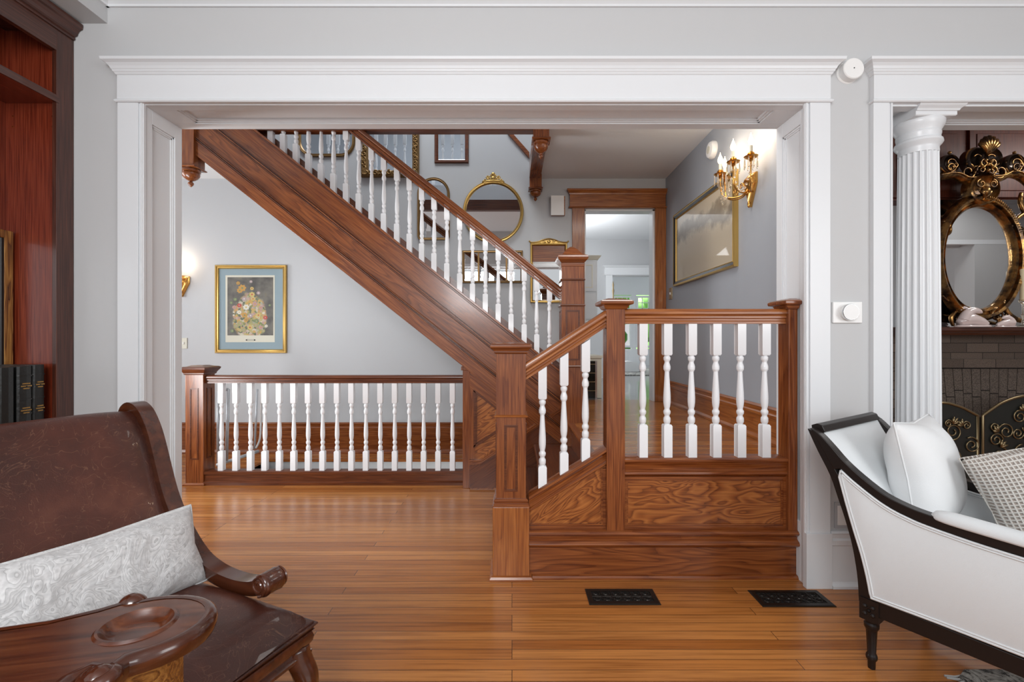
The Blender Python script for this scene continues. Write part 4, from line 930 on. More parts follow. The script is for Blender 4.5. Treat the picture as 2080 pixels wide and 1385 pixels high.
# outline in local coords: origin = centre of dish
out = [(-0.80, 0.05), (-0.50, 0.046), (-0.30, 0.04), (-0.16, 0.052), (-0.10, 0.075), (-0.072, 0.092), (-0.045, 0.095), (-0.035, 0.080)]
lobe = [(0.115*math.cos(a)*1.05, 0.100*math.sin(a)) for a in [math.radians(d) for d in range(118, -75, -10)]]
out = out[:7]+[(-0.045, 0.088)]+lobe+[(0.030, -0.118), (0.010, -0.122), (-0.010, -0.112), (-0.018, -0.125), (-0.025, -0.17), (-0.045, -0.23), (-0.075, -0.32), (-0.10, -0.42), (-0.10, -0.60), (-0.80, -0.60)]
ol = out
# top slab with moulded edge: offset inward rings
def offs(P, d):
    n = len(P); r = []
    for i in range(n):
        a, c = Vector(P[i-1]), Vector(P[(i+1) % n]); tg = (c-a); tg = tg.normalized() if tg.length > 1e-6 else Vector((1, 0)); nr = Vector((-tg.y, tg.x))
        r.append((P[i][0]-nr.x*d, P[i][1]-nr.y*d))
    return r
rs = [[(x, y, z) for x, y in offs(ol, o)] for o, z in ((.02, ZT-.035), (0.004, ZT-.034), (0, ZT-.026), (-.002, ZT-.016), (.0, ZT-.006), (.006, ZT-.001), (.012, ZT), (.018, ZT-.001))]
b = B(); b.rings([r[::-1] for r in rs]) if False else b.rings(rs, cap=False)
bm = b.bm
obj('edge_moulding', b, mahog, t, TT, local=True, smooth='auto')
# top surface built as polar patch around the dish plus outer fill
inn = offs(ol, 0.018)
def ray(a):
    dx, dy = math.cos(a), math.sin(a); best = 5
    for i in range(len(inn)):
        x1, y1 = inn[i]; x2, y2 = inn[(i+1) % len(inn)]; ex, ey = x2-x1, y2-y1; det = dx*(-ey)+dy*ex
        if abs(det) < 1e-9: continue
        s_ = (x1*(-ey)+y1*ex)/det; u_ = (dx*y1-dy*x1)/det
        if s_ > 0 and -1e-6 <= u_ <= 1+1e-6: best = min(best, s_)
    return best
b = B(); n = 240; rings = []
dish = [(.0, ZT-.015), (.03, ZT-.015), (.040, ZT-.0125), (.047, ZT-.007), (.051, ZT-.001), (.054, ZT+.002), (.058, ZT+.002), (.062, ZT-.002), (.07, ZT-.002)]
V = []
for r, z in dish[1:]: V.append([b.bm.verts.new((r*math.cos(2*pi*k/n), r*math.sin(2*pi*k/n)*0.9, z)) for k in range(n)])
V.append([b.bm.verts.new((max(ray(2*pi*k/n), .071)*math.cos(2*pi*k/n), max(ray(2*pi*k/n), .071)*math.sin(2*pi*k/n), ZT-.002)) for k in range(n)])
c0 = b.bm.verts.new((0, 0, ZT-.013))
for k in range(n): b.bm.faces.new((c0, V[0][k], V[0][(k+1) % n]))
for i in range(len(V)-1):
    for k in range(n): b.bm.faces.new((V[i][k], V[i+1][k], V[i+1][(k+1) % n], V[i][(k+1) % n]))
obj('table_top', b, mahogt, t, TT, local=True, smooth='auto')
b = B(); E = smooth2([(0.018, -0.108, ZT-.012), (0.03, -0.120, ZT-.010), (0.022, -0.134, ZT-.012), (0.004, -0.133, ZT-.014), (-0.008, -0.12, ZT-.014), (-0.002, -0.106, ZT-.012)], 4); b.tube(E, 0.013, 10); b.ball((0.012, -0.122, ZT-.014), 0.022, 10)
obj('carved_knob', b, mahog, t, TT, local=True, smooth=True)
b = B(); b.ball((-0.055, 0.092, ZT-.010), 0.019, 10, sx=1.3); obj('carved_knob', b, mahog, t, TT, local=True, smooth=True)
ap = offs(ol, 0.035)
b = B(); b.prism([(-0.05, 0.03), (-0.05, 0.0), (-0.052, -0.10), (-0.055, -0.16), (-0.08, -0.24), (-0.11, -0.33), (-0.135, -0.43), (-0.135, -0.56), (-0.78, -0.56), (-0.78, 0.01)], 'z', ZT-0.125, ZT-0.033); obj('apron', b, burl, t, TT, local=True, bev=0.003)
b = B(); b.prism([(-0.03, 0.05), (0.055, 0.045), (0.06, -0.03), (0.05, -0.05), (-0.035, -0.09)], 'z', ZT-0.16, ZT-0.034); obj('corner_block', b, burl, t, TT @ GZ if False else TT, local=True, bev=0.006)
b = B(); P = smooth2([(0, .565, .042), (.012, .5, .040), (.02, .44, .034), (.008, .30, .024), (-.01, .15, .018), (-.006, .06, .018), (.012, .02, .026), (.014, 0, .024)], 4)
b.rings([[(0.01+o+r*math.cos(2*pi*k/16), -0.01+r*math.sin(2*pi*k/16), z) for k in range(16)] for o, z, r in P]); obj('leg', b, mahog, t, TT, local=True, smooth=True)
for lx_, ly_ in ((-0.72, -0.03), (-0.17, -0.52), (-0.72, -0.52)):
    b = B(); b.rings([[(lx_+o*0.5+r*math.cos(2*pi*k/16), ly_+r*math.sin(2*pi*k/16), z) for k in range(16)] for o, z, r in P]); 
    for v in b.bm.verts: v.co.z *= 1.055
    obj('leg', b, mahog, t, TT, local=True, smooth=True)

# ================================================================ WHITE CHAIR at the right
AR = math.radians(-56.5)
SM = Mat((1.335, 1.724, 0), rz=AR)
t = thing('armchair', 'white upholstered armchair with ebonised swept frame in the right foreground', 'chair', (1.335, 1.724, 0), rz=AR)
SW = 0.60
arm = [(-.196, .862), (-.165, .845), (-.12, .80), (-.0764, .752), (-.02, .705), (.048, .660), (.11, .638), (.166, .627), (.28, .614), (.39, .608), (.52, .602), (.62, .598)]
post_o = [(-.208, .858), (-.17, .775), (-.127, .690), (-.10, .61), (-.0764, .536), (-.056, .46), (-.0438, .396), (-.034, .32), (-.030, .24)]
def plate(poly, y0, y1, name, mat, bev=0.004, smooth=False):
    b = B(); b.prism(poly, 'y', y0, y1); bmesh.ops.transform(b.bm, matrix=SM, verts=b.bm.verts); return obj(name, b, mat, t, SM, bev=bev)
armS = smooth2(arm, 3); po = smooth2(post_o, 3)
armlow = [(-.088, .722), (-.05, .690), (.02, .642), (.07, .616), (.12, .600), (.166, .590), (.28, .576), (.39, .568), (.52, .562), (.62, .558)]
pin = [(-.094, .690), (-.072, .60), (-.045, .50), (-.022, .42), (-.004, .34), (.008, .268)]
for y0, y1 in ((-0.022, 0.022), (SW-0.022, SW+0.022)):
    plate(armS+smooth2(armlow, 3)[::-1]+[(-.112, .715)], y0, y1, 'arm_rail', ebony)
    plate(po+[(.010, .24), (.012, .268)]+smooth2(pin, 3)[::-1]+[(-.112, .722), (-.135, .79), (-.165, .845)], y0+0.002, y1-0.002, 'rear_post', ebony)
    plate([(.0, .268), (.62, .262), (.62, .205), (.0, .205)], y0+0.001, y1-0.001, 'bottom_rail', ebony)
    plate([(.60, .62), (.655, .60), (.66, .45), (.65, .2), (.60, .2)], y0, y1, 'front_post', ebony)
    # side panels (outer and inner cushioned), with piping
    pan = smooth2(armlow, 3)+[(.60, .275), (.4, .272), (.2, .272)]+smooth2(pin, 3)[::-1]
    s_ = -1 if y0 < 0.1 else 1
    ym = (y0+y1)/2
    def ins(P, d):
        n = len(P); ar = sum(P[i][0]*P[(i+1) % n][1]-P[(i+1) % n][0]*P[i][1] for i in range(n)); sgn = 1 if ar > 0 else -1; r = []
        for i in range(n):
            p0, p1, p2 = Vector(P[i-1]), Vector(P[i]), Vector(P[(i+1) % n]); d1 = (p1-p0).normalized(); d2 = (p2-p1).normalized()
            n1 = Vector((-d1.y, d1.x)); n2 = Vector((-d2.y, d2.x)); m = (n1+n2); L = max(m.dot(n1), .5); m = m/L*sgn
            r.append((p1.x+m.x*d, p1.y+m.y*d))
        return r
    for sg in (-1, 1):
        b = B(); rs = []
        for d, o in ((0.0, 0.010), (0.001, 0.021), (0.003, 0.0255), (0.005, 0.0265)):
            rs.append([SM @ Vector((x, ym+sg*o, z)) for x, z in ins(pan, d)])
        b.rings(rs); obj('side_upholstery', b, fabric, t, SM, smooth='auto')
        b = B(); b.tube([SM @ Vector((x, ym+sg*0.0255, z)) for x, z in ins(pan, .003)], 0.0045, 6, closed=True); obj('side_piping', b, fabric, t, SM, smooth=True)
        b = B(); b.tube([SM @ Vector((x, ym+sg*0.0265, z)) for x, z in ins(pan, .011)], 0.0035, 6, closed=True); obj('side_piping', b, fabric, t, SM, smooth=True)
    # arm pad
    b = B(); rs = []
    for k in range(25):
        u = k/24; x = .170+.34*u; z = .626-.022*u; e = (1-abs(2*u-1)**6)**0.5
        rs.append([SM @ Vector((x, ym+0.034*e*math.cos(a), z-0.004+0.030*e*max(math.sin(a), -0.25))) for a in [2*pi*q/14 for q in range(14)]])
    b.rings(rs); obj('arm_pad', b, fabric, t, SM, smooth=True)
    # legs
    for xx, back in ((0.004, True), (0.628, False)):
        b = B(); P = [(.004, 0), (.012, 0), (.0135, .015), (.016, .022), (.0165, .030), (.013, .036), (.0135, .04)]
        rs = []
        for r, z in [(.011, 0), (.012, .004), (.0125, .028), (.0175, .036), (.0185, .044), (.0165, .052), (.0135, .058), (.0175, .14), (.0195, .148), (.0235, .154), (.024, .166), (.019, .172), (.0225, .178), (.0225, .184)]:
            ring = []
            for q in range(32):
                a = 2*pi*q/32; fl = 1-0.09*(0.5+0.5*math.cos(8*a)) if .056 < z < .142 else 1
                ring.append((xx+r*fl*math.cos(a), ym+r*fl*math.sin(a), z))
            rs.append(ring)
        b.rings(rs); b2 = b; bmesh.ops.transform(b.bm, matrix=SM, verts=b.bm.verts); obj('leg', b, ebony, t, SM, smooth='auto')
        b = B(); b.box(xx-.030, xx+.030, ym-.026, ym+.026, .183, .262)
        for k in (-1, 1):
            b.ball((xx+k*.012, ym-.0255, .235), .008, 6); b.ball((xx+k*.012, ym-.0255, .208), .008, 6); b.ball((xx, ym-.0255, .2215), .007, 6)
        bmesh.ops.transform(b.bm, matrix=SM, verts=b.bm.verts); obj('carved_block', b, ebony, t, SM)
def boxS(x0, x1, y0, y1, z0, z1, name, mat, bev=0.004):
    b = B(); b.box(x0, x1, y0, y1, z0, z1); bmesh.ops.transform(b.bm, matrix=SM, verts=b.bm.verts); return obj(name, b, mat, t, SM, bev=bev)
# back top rail, back upholstery
b = B(); b.prism([(-.212, .868), (-.208, .845), (-.175, .838), (-.158, .848), (-.170, .872), (-.19, .878)], 'y', 0.022, SW-0.022); bmesh.ops.transform(b.bm, matrix=SM, verts=b.bm.verts); obj('top_rail', b, ebony, t, SM, bev=0.003)
bc = smooth2([(-.168, .842), (-.13, .77), (-.075, .69), (-.02, .62), (.02, .54), (.04, .46), (.045, .40)], 4)
def bks(u, v):
    i = u*(len(bc)-1); k = min(int(i), len(bc)-2); f = i-k
    x = bc[k][0]*(1-f)+bc[k+1][0]*f; z = bc[k][1]*(1-f)+bc[k+1][1]*f
    pf = 0.022*(1-abs(2*v-1)**6)*min(1, 7*u)
    return SM @ Vector((x+pf, 0.020+(SW-0.04)*v, z+pf*.4))
b = B(); b.grid(bks, 30, 20); obj('back_upholstery', b, fabric, t, SM, smooth=True)
b = B(); b.grid(lambda u, v: bks(u, v)+SM.to_3x3() @ Vector((-0.035, 0, -0.01)), 10, 6); obj('back_lining', b, fabric, t, SM, smooth=True)
b = B(); b.grid(lambda u, v: SM @ Vector((.0+.63*u, .024+(SW-.048)*v, .40+.07*(min(1, 8*u, 8*(1-u), 8*v, 8*(1-v)))**.5)), 24, 20); obj('seat_cushion', b, fabric, t, SM, smooth=True)
boxS(.0, .63, .024, SW-.024, .21, .40, 'seat_base', fabric)
SR = SM.to_3x3()
c1 = Vector((1.648, 1.852, 0.69))
pillow('throw_pillow', 'plump white linen pillow with piped edge on the white armchair', 'pillow', basis(c1, (0.83, 0.55, 0), (-0.10, 0.14, 1)), 0.40, 0.43, 0.21, fabric2, p=2.6, ear=0.10, wav=0.008)
c2 = Vector((1.90, 1.60, 0.67))
pillow('throw_pillow', 'beige and white waffle weave pillow beside the white linen one', 'pillow', basis(c2, (0.84, -0.36, 0.36), (-0.36, 0.22, 1)), 0.42, 0.40, 0.17, waff, p=2.8, ear=0.08)

# ================================================================ RUG corner, floor registers
t = thing('rug', 'pale grey patterned rug with fringe, corner showing under the white armchair', 'rug', (2.0, 1.3, 0))
b = B(); b.prism([(1.66, 1.70-.0), (1.60, 1.66), (1.62, 1.2), (3.2, 1.2), (3.2, 1.70)], 'z', 0.0, 0.012)
bm_ = b.bm
obj('rug_pile', b, rug, t, bev=0.004)
b = B(); random.seed(5)
for k in range(36):
    y = 1.22+0.45*k/35; x0_ = 1.615; b.tube([(x0_+.01, y, .008), (x0_-.02, y+random.uniform(-.004, .004), .006), (x0_-.05, y+random.uniform(-.01, .01), .004)], 0.004, 5)
o = obj('rug_fringe', b, plain('fringe_wool', (0.35, 0.35, 0.34), 0.9), t); o['kind'] = 'stuff'
def register(label, x0, x1, y0, y1):
    t = thing('floor_register', label, 'floor vent', ((x0+x1)/2, (y0+y1)/2, 0), group=None)
    b = B(); bw = 0.024; z = 0.004
    b.rings([[(x, y, zz) for x, y in ((x0+o, y0+o), (x1-o, y0+o), (x1-o, y1-o), (x0+o, y1-o))] for o, zz in ((0, 0.0005), (0, 0.003), (0.004, 0.0055), (bw, 0.0055), (bw, 0.0015))], cap=False)
    obj('frame', b, iron, t)
    b = B(); b.box(x0+bw, x1-bw, y0+bw, y1-bw, 0.0002, 0.0012); obj('duct', b, black, t)
    b = B(); n = 6; wx = (x1-x0-2*bw)/n; hy = (y1-y0-2*bw)
    for i in range(n):
        for j in (0, 1):
            cx_ = x0+bw+wx*(i+.5); cy_ = y0+bw+hy*(j+.5)/2
            P = []
            for k in range(26):
                a = k/25*3.2*pi; r = wx*.47*(1-k/25*.78); P.append((cx_+r*math.cos(a+j*pi), cy_+r*math.sin(a+j*pi)*hy/2/wx*0.98, 0.004))
            b.tube(P, 0.0022, 5)
        if i: b.tube([(x0+bw+wx*i, y0+bw, .004), (x0+bw+wx*i, y1-bw, .004)], 0.002, 5)
    b.tube([(x0+bw, (y0+y1)/2, .004), (x1-bw, (y0+y1)/2, .004)], 0.002, 5)
    obj('scroll_grille', b, iron, t)
register('black cast iron scroll floor register in front of the oak panelling, the left one', 0.356, 0.686, 2.127, 2.262)
register('black cast iron scroll floor register beside the white jamb, the right one', 1.145, 1.482, 2.112, 2.25)
# ================================================================ COLUMN in the second opening
cx, cy, r0 = 2.11, 2.405, 0.083
t = thing('column', 'white fluted round column with moulded capital in the right-hand opening', 'column', (cx, cy, 0))
b = B(); rs = []
for k in range(13):
    z = 0.30+k/12*(2.19-0.30); u = k/12; r = (0.094-0.011*u**1.6)
    ring = []
    nfl = 20
    for q in range(nfl*10):
        a = 2*pi*q/(nfl*10); ph = (q % 10)/10
        d = 0 if (ph < 0.2) else math.sin(pi*(ph-0.2)/0.8)
        ring.append((cx+(r-0.0085*d)*math.cos(a), cy+(r-0.0085*d)*math.sin(a), z))
    rs.append(ring)
b.rings(rs); obj('shaft', b, trimw, t)
b = B(); b.lathe([(.02, 2.175), (.0825, 2.175), (.084, 2.185), (.083, 2.20), (.085, 2.208), (.094, 2.218), (.100, 2.228), (.098, 2.240), (.090, 2.246), (.090, 2.262), (.0925, 2.27), (.0925, 2.278), (.090, 2.282), (.0925, 2.290), (.100, 2.304), (.106, 2.318), (.108, 2.332), (.106, 2.340), (.02, 2.340)], (cx, cy, 0), 64); obj('capital', b, trimw, t, smooth='auto')
b = B(); b.rings([[(cx-.103, 2.300-o, z), (cx+.103+o, 2.300-o, z), (cx+.103+o, 2.51+o*.5, z), (cx-.103, 2.51+o*.5, z)] for o, z in ((-.004, 2.336), (0, 2.340), (0, 2.357), (.006, 2.358), (.010, 2.366), (.022, 2.376), (.028, 2.384), (.028, 2.3965))]); obj('abacus', b, trimw, t)
b = B(); b.sqstack([(.118, 0), (.118, .27), (.112, .275)], (cx, cy, 0)); obj('plinth', b, trimw, t, bev=0.003)
b = B(); b.lathe([(.02, .27), (.112, .27), (.116, .28), (.112, .292), (.100, .298), (.100, .304), (.02, .304)], (cx, cy, 0), 48); obj('base_ring', b, trimw, t, smooth='auto')
# ================================================================ small wall devices
def disc(b, c, r, y0, y1, n=40):
    b.rings([[(c[0]+rr*math.cos(2*pi*k/n), yy, c[1]+rr*math.sin(2*pi*k/n)) for k in range(n)] for rr, yy in ((r, y0), (r, y1+0.004), (r*.93, y1))])
p = W(1722, 147, 2.29)
t = thing('smoke_alarm', 'round white alarm disc on the pier between the two door heads', 'alarm', (p.x, 2.294, p.z))
b = B(); disc(b, (p.x+.004, p.z), .051, 2.292, 2.252); hs_ = obj('housing', b, plast, t, smooth='auto')
b = B(); disc(b, (p.x+.004, p.z), .003, 2.2525, 2.2505, 10); obj('sensor_hole', b, black, hs_)
b = B(); disc(b, (p.x, p.z-.001), .054, 2.294, 2.289); obj('base_ring', b, plast, t, smooth='auto')
t = thing('thermostat', 'white and silver dial thermostat on a white plate on the narrow pier', 'thermostat', (1.654, 2.29, 1.35))
a_, c_2 = W(1691.5, 656, 2.285), W(1751, 613, 2.285)
b = B(); b.box(a_.x, c_2.x, 2.282, 2.294, a_.z, c_2.z); obj('wall_plate', b, plast, t, bev=0.003)
pc = W(1724, 634, 2.27)
b = B(); disc(b, (pc.x, pc.z), .038, 2.283, 2.266); disc(b, (pc.x, pc.z), .040, 2.268, 2.262); obj('base', b, plast, t, smooth='auto')
b = B(); disc(b, (pc.x, pc.z), .0405, 2.263, 2.250); rg_ = obj('ring', b, steel, t, smooth='auto')
b = B(); disc(b, (pc.x, pc.z), .0385, 2.2505, 2.2485); obj('display', b, plast, rg_)
t = thing('wall_outlet', 'painted grey electrical outlet on the narrow pier behind the white armchair', 'outlet', (1.62, 2.29, .32))
a_, c_2 = W(1695, 1072, 2.29), W(1733, 1020, 2.29)
b = B(); b.box(a_.x, c_2.x, 2.287, 2.294, a_.z, c_2.z); obj('plate', b, grplast, t, bev=0.002)
b = B(); b.box(a_.x+.012, c_2.x-.012, 2.284, 2.2875, a_.z+.015, c_2.z-.015); obj('socket', b, plast, t, bev=0.002)
# switch plates in the hall
def switch(label, c, M, mat=ivory, w_=.072, h_=.115):
    t = thing('light_switch', label, 'switch', c); t.matrix_basis = M; WM[t.name] = M
    b = B(); b.box(-w_/2, w_/2, -.006, 0, -h_/2, h_/2); obj('plate', b, mat, t, M, local=True, bev=0.002)
    b = B(); b.box(-.005, .005, -.014, -.006, -.012, .012); obj('toggle', b, plast, t, M, local=True, bev=0.001)
switch('ivory light switch on the hall wall beside the floral print', (0, 0, 0), Mat((W(374, 697, DB).x, DB-.001, W(374, 697, DB).z)))
switch('brass-coloured switch plate on the blue wall below the sepia print', (0, 0, 0), Mat((1.649, 4.80, 1.70), rz=pi/2*-1), mat=antbr, w_=.09, h_=.12)
# door chime and wall clock-like disc
a_, c_2 = W(1119, 437, DB-.06), W(1148, 397, DB-.06)
t = thing('door_chime', 'white door chime box with wooden side on the back wall left of the doorway', 'door chime', (a_.x, DB, a_.z))
b = B(); b.box(a_.x, c_2.x-.012, DB-.062, DB-.050, a_.z, c_2.z); obj('cover', b, plast, t, bev=0.002)
b = B(); b.box(a_.x+.008, c_2.x, DB-.050, DB-.001, a_.z+.004, c_2.z-.004); obj('body', b, oakl, t)
t = thing('smoke_detector', 'round white detector on the blue hall wall behind the brass sconce', 'detector', (1.65, 3.78, 2.76))
Md = Mat((1.649, 3.78, 2.77), rz=-pi/2)
b = B(); b.rings([[(rr*math.cos(2*pi*k/36), yy, rr*math.sin(2*pi*k/36)) for k in range(36)] for rr, yy in ((.072, 0), (.072, -.02), (.060, -.040), (.035, -.046), (.01, -.047))]); obj('housing', b, plast, t, Md, local=True, smooth='auto')
b = B(); b.rings([[(rr*math.cos(2*pi*k/36), yy, rr*math.sin(2*pi*k/36)) for k in range(36)] for rr, yy in ((.030, -.044), (.030, -.0485), (.026, -.0495))]); obj('button', b, ivory, t, Md, local=True)
# ================================================================ FRAMED FLORAL PRINT
def px2(x0, y0, x1, y1, D): a, c = W(x0, y1, D), W(x1, y0, D); return a.x, c.x, a.z, c.z
x0, x1, z0, z1 = px2(436, 538, 581, 717, DB-.025)
t = thing('framed_print', 'gold-framed flower bouquet print with blue mat on the wall under the stairs', 'picture', ((x0+x1)/2, DB, z0))
b = B(); wd = .040
def mitre(b, x0, x1, z0, z1, prof, yb):
    """prof: list of (inset, depth out of the wall)"""
    b.rings([[(x, yb-d, z) for x, z in ((x0+o, z0+o), (x1-o, z0+o), (x1-o, z1-o), (x0+o, z1-o))] for o, d in prof], cap=False)
mitre(b, x0, x1, z0, z1, [(0, 0), (0, .022), (.006, .028), (.014, .026), (.018, .018), (.024, .020), (.034, .024), (.040, .014), (.040, .004)], DB-.001); obj('frame', b, gold, t, smooth='auto')
b = B(); b.box(x0+.03, x1-.03, DB-.010, DB-.002, z0+.03, z1-.03); obj('mat_board', b, matb, t)
a0, a1, e0, e1 = px2(458, 559, 558, 695, DB-.012)
b = B(); b.box(a0, a1, DB-.0115, DB-.010, e0, e1); obj('paper', b, cream, t)
g0, g1, h0, h1 = px2(462, 563, 555, 681, DB-.012)
b = B(); b.box(g0, g1, DB-.0125, DB-.0115, h0, h1); obj('painting', b, artf, t)
# bouquet: flat petals as paint
def dcol(n, c): return MATS.get(n) or plain(n, c, 0.6)
pc_ = [dcol('paint_pink', (.42, .26, .25)), dcol('paint_cream', (.62, .60, .52)), dcol('paint_ochre', (.48, .26, .06)), dcol('paint_yellow', (.52, .40, .14)), dcol('paint_green', (.17, .22, .11)), dcol('paint_red', (.45, .07, .05)), dcol('paint_straw', (.33, .32, .15)), dcol('paint_mauve', (.38, .29, .29))]
random.seed(12)
wpx = lambda px, py: ((px-CX)/F*(DB-.0125), H-(py-CY)/F*(DB-.0125))
blooms = [(500, 624, 10, 1), (492, 585, 12, 2), (487, 590, 9, 2), (512, 598, 9, 3), (514, 607, 7, 3), (518, 617, 8, 0), (525, 595, 6, 7), (496, 607, 8, 7), (486, 620, 7, 5), (476, 624, 7, 0), (486, 634, 7, 1), (497, 640, 9, 2), (509, 641, 8, 7), (525, 640, 8, 3), (539, 645, 7, 5), (521, 652, 8, 4), (500, 650, 7, 2), (489, 657, 10, 6), (480, 662, 8, 6), (508, 665, 9, 3), (495, 670, 8, 6), (520, 660, 8, 6), (530, 665, 7, 0), (541, 662, 5, 1), (475, 634, 3, 1), (475, 640, 3, 1), (478, 608, 6, 4), (470, 615, 5, 4), (512, 586, 6, 3), (530, 625, 7, 0), (548, 620, 4, 4), (510, 572, 5, 7), (484, 575, 6, 2), (535, 672, 6, 6), (472, 672, 6, 4)]
for i, (px_, py_, rr, c) in enumerate(blooms):
    b = B(); X, Z = wpx(px_, py_); R_ = rr/F*DB*.62; y_ = DB-.0130-.00006*i
    ring = [(X+R_*(1+.16*math.sin(7*2*pi*m/28+i))*math.cos(2*pi*m/28), y_, Z+R_*.9*(1+.16*math.sin(7*2*pi*m/28+i))*math.sin(2*pi*m/28)) for m in range(28)]
    b.bm.faces.new([b.bm.verts.new(p_) for p_ in ring[::-1]])
    o = obj('painted_bloom', b, pc_[c], t)
    b = B(); ring = [(X+R_*.3*math.cos(2*pi*m/10), y_-.00003, Z+R_*.3*math.sin(2*pi*m/10)) for m in range(10)]
    b.bm.faces.new([b.bm.verts.new(p_) for p_ in ring[::-1]]); obj('bloom_centre', b, pc_[(c+2) % 8], o)
X, Z = wpx(509, 690.5)
b = B(); b.prism([(X-.055, Z), (X-.045, Z+.007), (X-.035, Z+.007), (X+.035, Z+.007), (X+.045, Z+.007), (X+.055, Z), (X+.045, Z-.007), (X-.045, Z-.007)], 'y', DB-.013, DB-.011); obj('title_label', b, black, t)
b = B(); b.box(X-.036, X+.036, DB-.0135, DB-.012, Z-.0045, Z+.0045); obj('title_label', b, cream, t)
# ================================================================ SEPIA PRINT on the right hall wall
MP = Mat((1.649, 4.01, 2.11), rz=-pi/2)     # local x -> -y, local -y -> -x (out of the wall)
t = thing('framed_print', 'large sepia landscape print in gold and black frame on the blue hall wall', 'picture', (1.65, 4.01, 1.76)); t.matrix_basis = MP; WM[t.name] = MP
hx, hz = .64, .355
b = B(); mitre(b, -hx, hx, -hz, hz, [(0, 0), (0, .030), (.010, .034), (.016, .030)], 0); obj('frame', b, gold, t, MP, local=True)
b = B(); mitre(b, -hx+.016, hx-.016, -hz+.016, hz-.016, [(0, .031), (.022, .022), (.024, .02)], 0); obj('frame', b, ebony, t, MP, local=True, label='black inner band')
b = B(); mitre(b, -hx+.039, hx-.039, -hz+.039, hz-.039, [(0, .021), (.006, .024), (.012, .014), (.012, .006)], 0); obj('frame', b, gold, t, MP, local=True, label='gold inner slip')
b = B(); b.box(-hx+.04, hx-.04, -.012, -.004, -hz+.04, hz-.04); obj('print', b, artl, t, MP, local=True)
# ================================================================ MIRRORS on the back wall
YM = DB-.002
def smirror(name_lab, pts_out, wd, prof, mat, extra=None, cat='mirror'):
    """pts_out: closed outline (x,z); prof [(inset, depth)]"""
    cxx = sum(p[0] for p in pts_out)/len(pts_out); zmin = min(p[1] for p in pts_out)
    t = thing('wall_mirror', name_lab, cat, (cxx, YM, zmin))
    n = len(pts_out)
    def inset(o):
        r = []
        for i in range(n):
            p0, p1, p2 = Vector(pts_out[i-1]), Vector(pts_out[i]), Vector(pts_out[(i+1) % n])
            d1 = (p1-p0).normalized(); d2 = (p2-p1).normalized(); n1 = Vector((-d1.y, d1.x)); n2 = Vector((-d2.y, d2.x)); m = n1+n2; L = m.dot(n1)
            m = m/max(L, .3)
            r.append((p1.x+m.x*o, p1.y+m.y*o))
        return r
    b = B(); b.rings([[(x, YM-d, z) for x, z in inset(o)] for o, d in prof], cap=False); obj('frame', b, mat, t, smooth='auto')
    b = B(); b.prism(inset(wd*.9), 'y', YM-.006, YM-.001); obj('mirror_glass', b, mirror, t)
    return t, inset
def rect(x0, x1, z0, z1, r=0, n=6, top_only=False):
    P = []
    for (cx_, cz_, a0, rr) in ((x1-r, z0+r, -90, r), (x1-r, z1-r, 0, r), (x0+r, z1-r, 90, r), (x0+r, z0+r, 180, r)):
        if r == 0: P.append((cx_, cz_)); continue
        for k in range(n+1): a = math.radians(a0+90*k/n); P.append((cx_+r*math.cos(a), cz_+r*math.sin(a)))
    return P
pf = lambda w_, d: [(0, 0), (0, d*.6), (w_*.2, d), (w_*.5, d*.85), (w_*.7, d), (w_, d*.35), (w_, .003)]
# round
c = W(1002, 431, DB); R = 61.5/F*DB
t, ins = smirror('round gilt mirror with pierced crest on the staircase wall', [(c.x+R*math.cos(2*pi*k/64), c.z+R*1.03*math.sin(2*pi*k/64)) for k in range(64)], .036, pf(.036, .03), gold)
b = B()
def scroll(b, cx_, cz_, r, y, rad, turns=1.4, a0=0, sg=1, tail=None):
    P = []
    for k in range(30):
        a = a0+sg*k/29*turns*2*pi; q = r*(1-k/29*.75); P.append((cx_+q*math.cos(a), y, cz_+q*math.sin(a)))
    b.tube(P, [rad*(1-k/29*.4) for k in range(30)], 6)
ct = c.z+R
for sg in (-1, 1):
    for ox, oz, r in ((.05, .012, .026), (.095, -.002, .022), (.03, .045, .022), (.065, .04, .016)): scroll(b, c.x+sg*ox, ct+oz, r, YM-.024, .007, a0=pi/2 if sg > 0 else pi/2, sg=sg)
b.ball((c.x, YM-.026, ct+.075), .020, 8, sy=.5); b.ball((c.x, YM-.026, ct+.03), .024, 8, sy=.5); b.tube([(c.x-.12, YM-.02, ct-.012), (c.x-.06, YM-.022, ct+.002), (c.x, YM-.024, ct+.006), (c.x+.06, YM-.022, ct+.002), (c.x+.12, YM-.02, ct-.012)], .010, 8)
obj('crest', b, gold, t, smooth=True)
# arched
x0, x1, z0, z1 = px2(848, 361, 914, 488, DB)
rr = (x1-x0)/2
P = [(x0+.03, z0), (x1-.03, z0), (x1-.01, z0+.012), (x1, z0+.04)]+[(x0+rr+rr*math.cos(math.radians(a)), z1-rr+rr*math.sin(math.radians(a))) for a in range(0, 181, 10)]+[(x0, z0+.04), (x0+.01, z0+.012)]
smirror('small arch-topped gilt mirror left of the round one on the staircase wall', P, .030, pf(.030, .025), goldd)
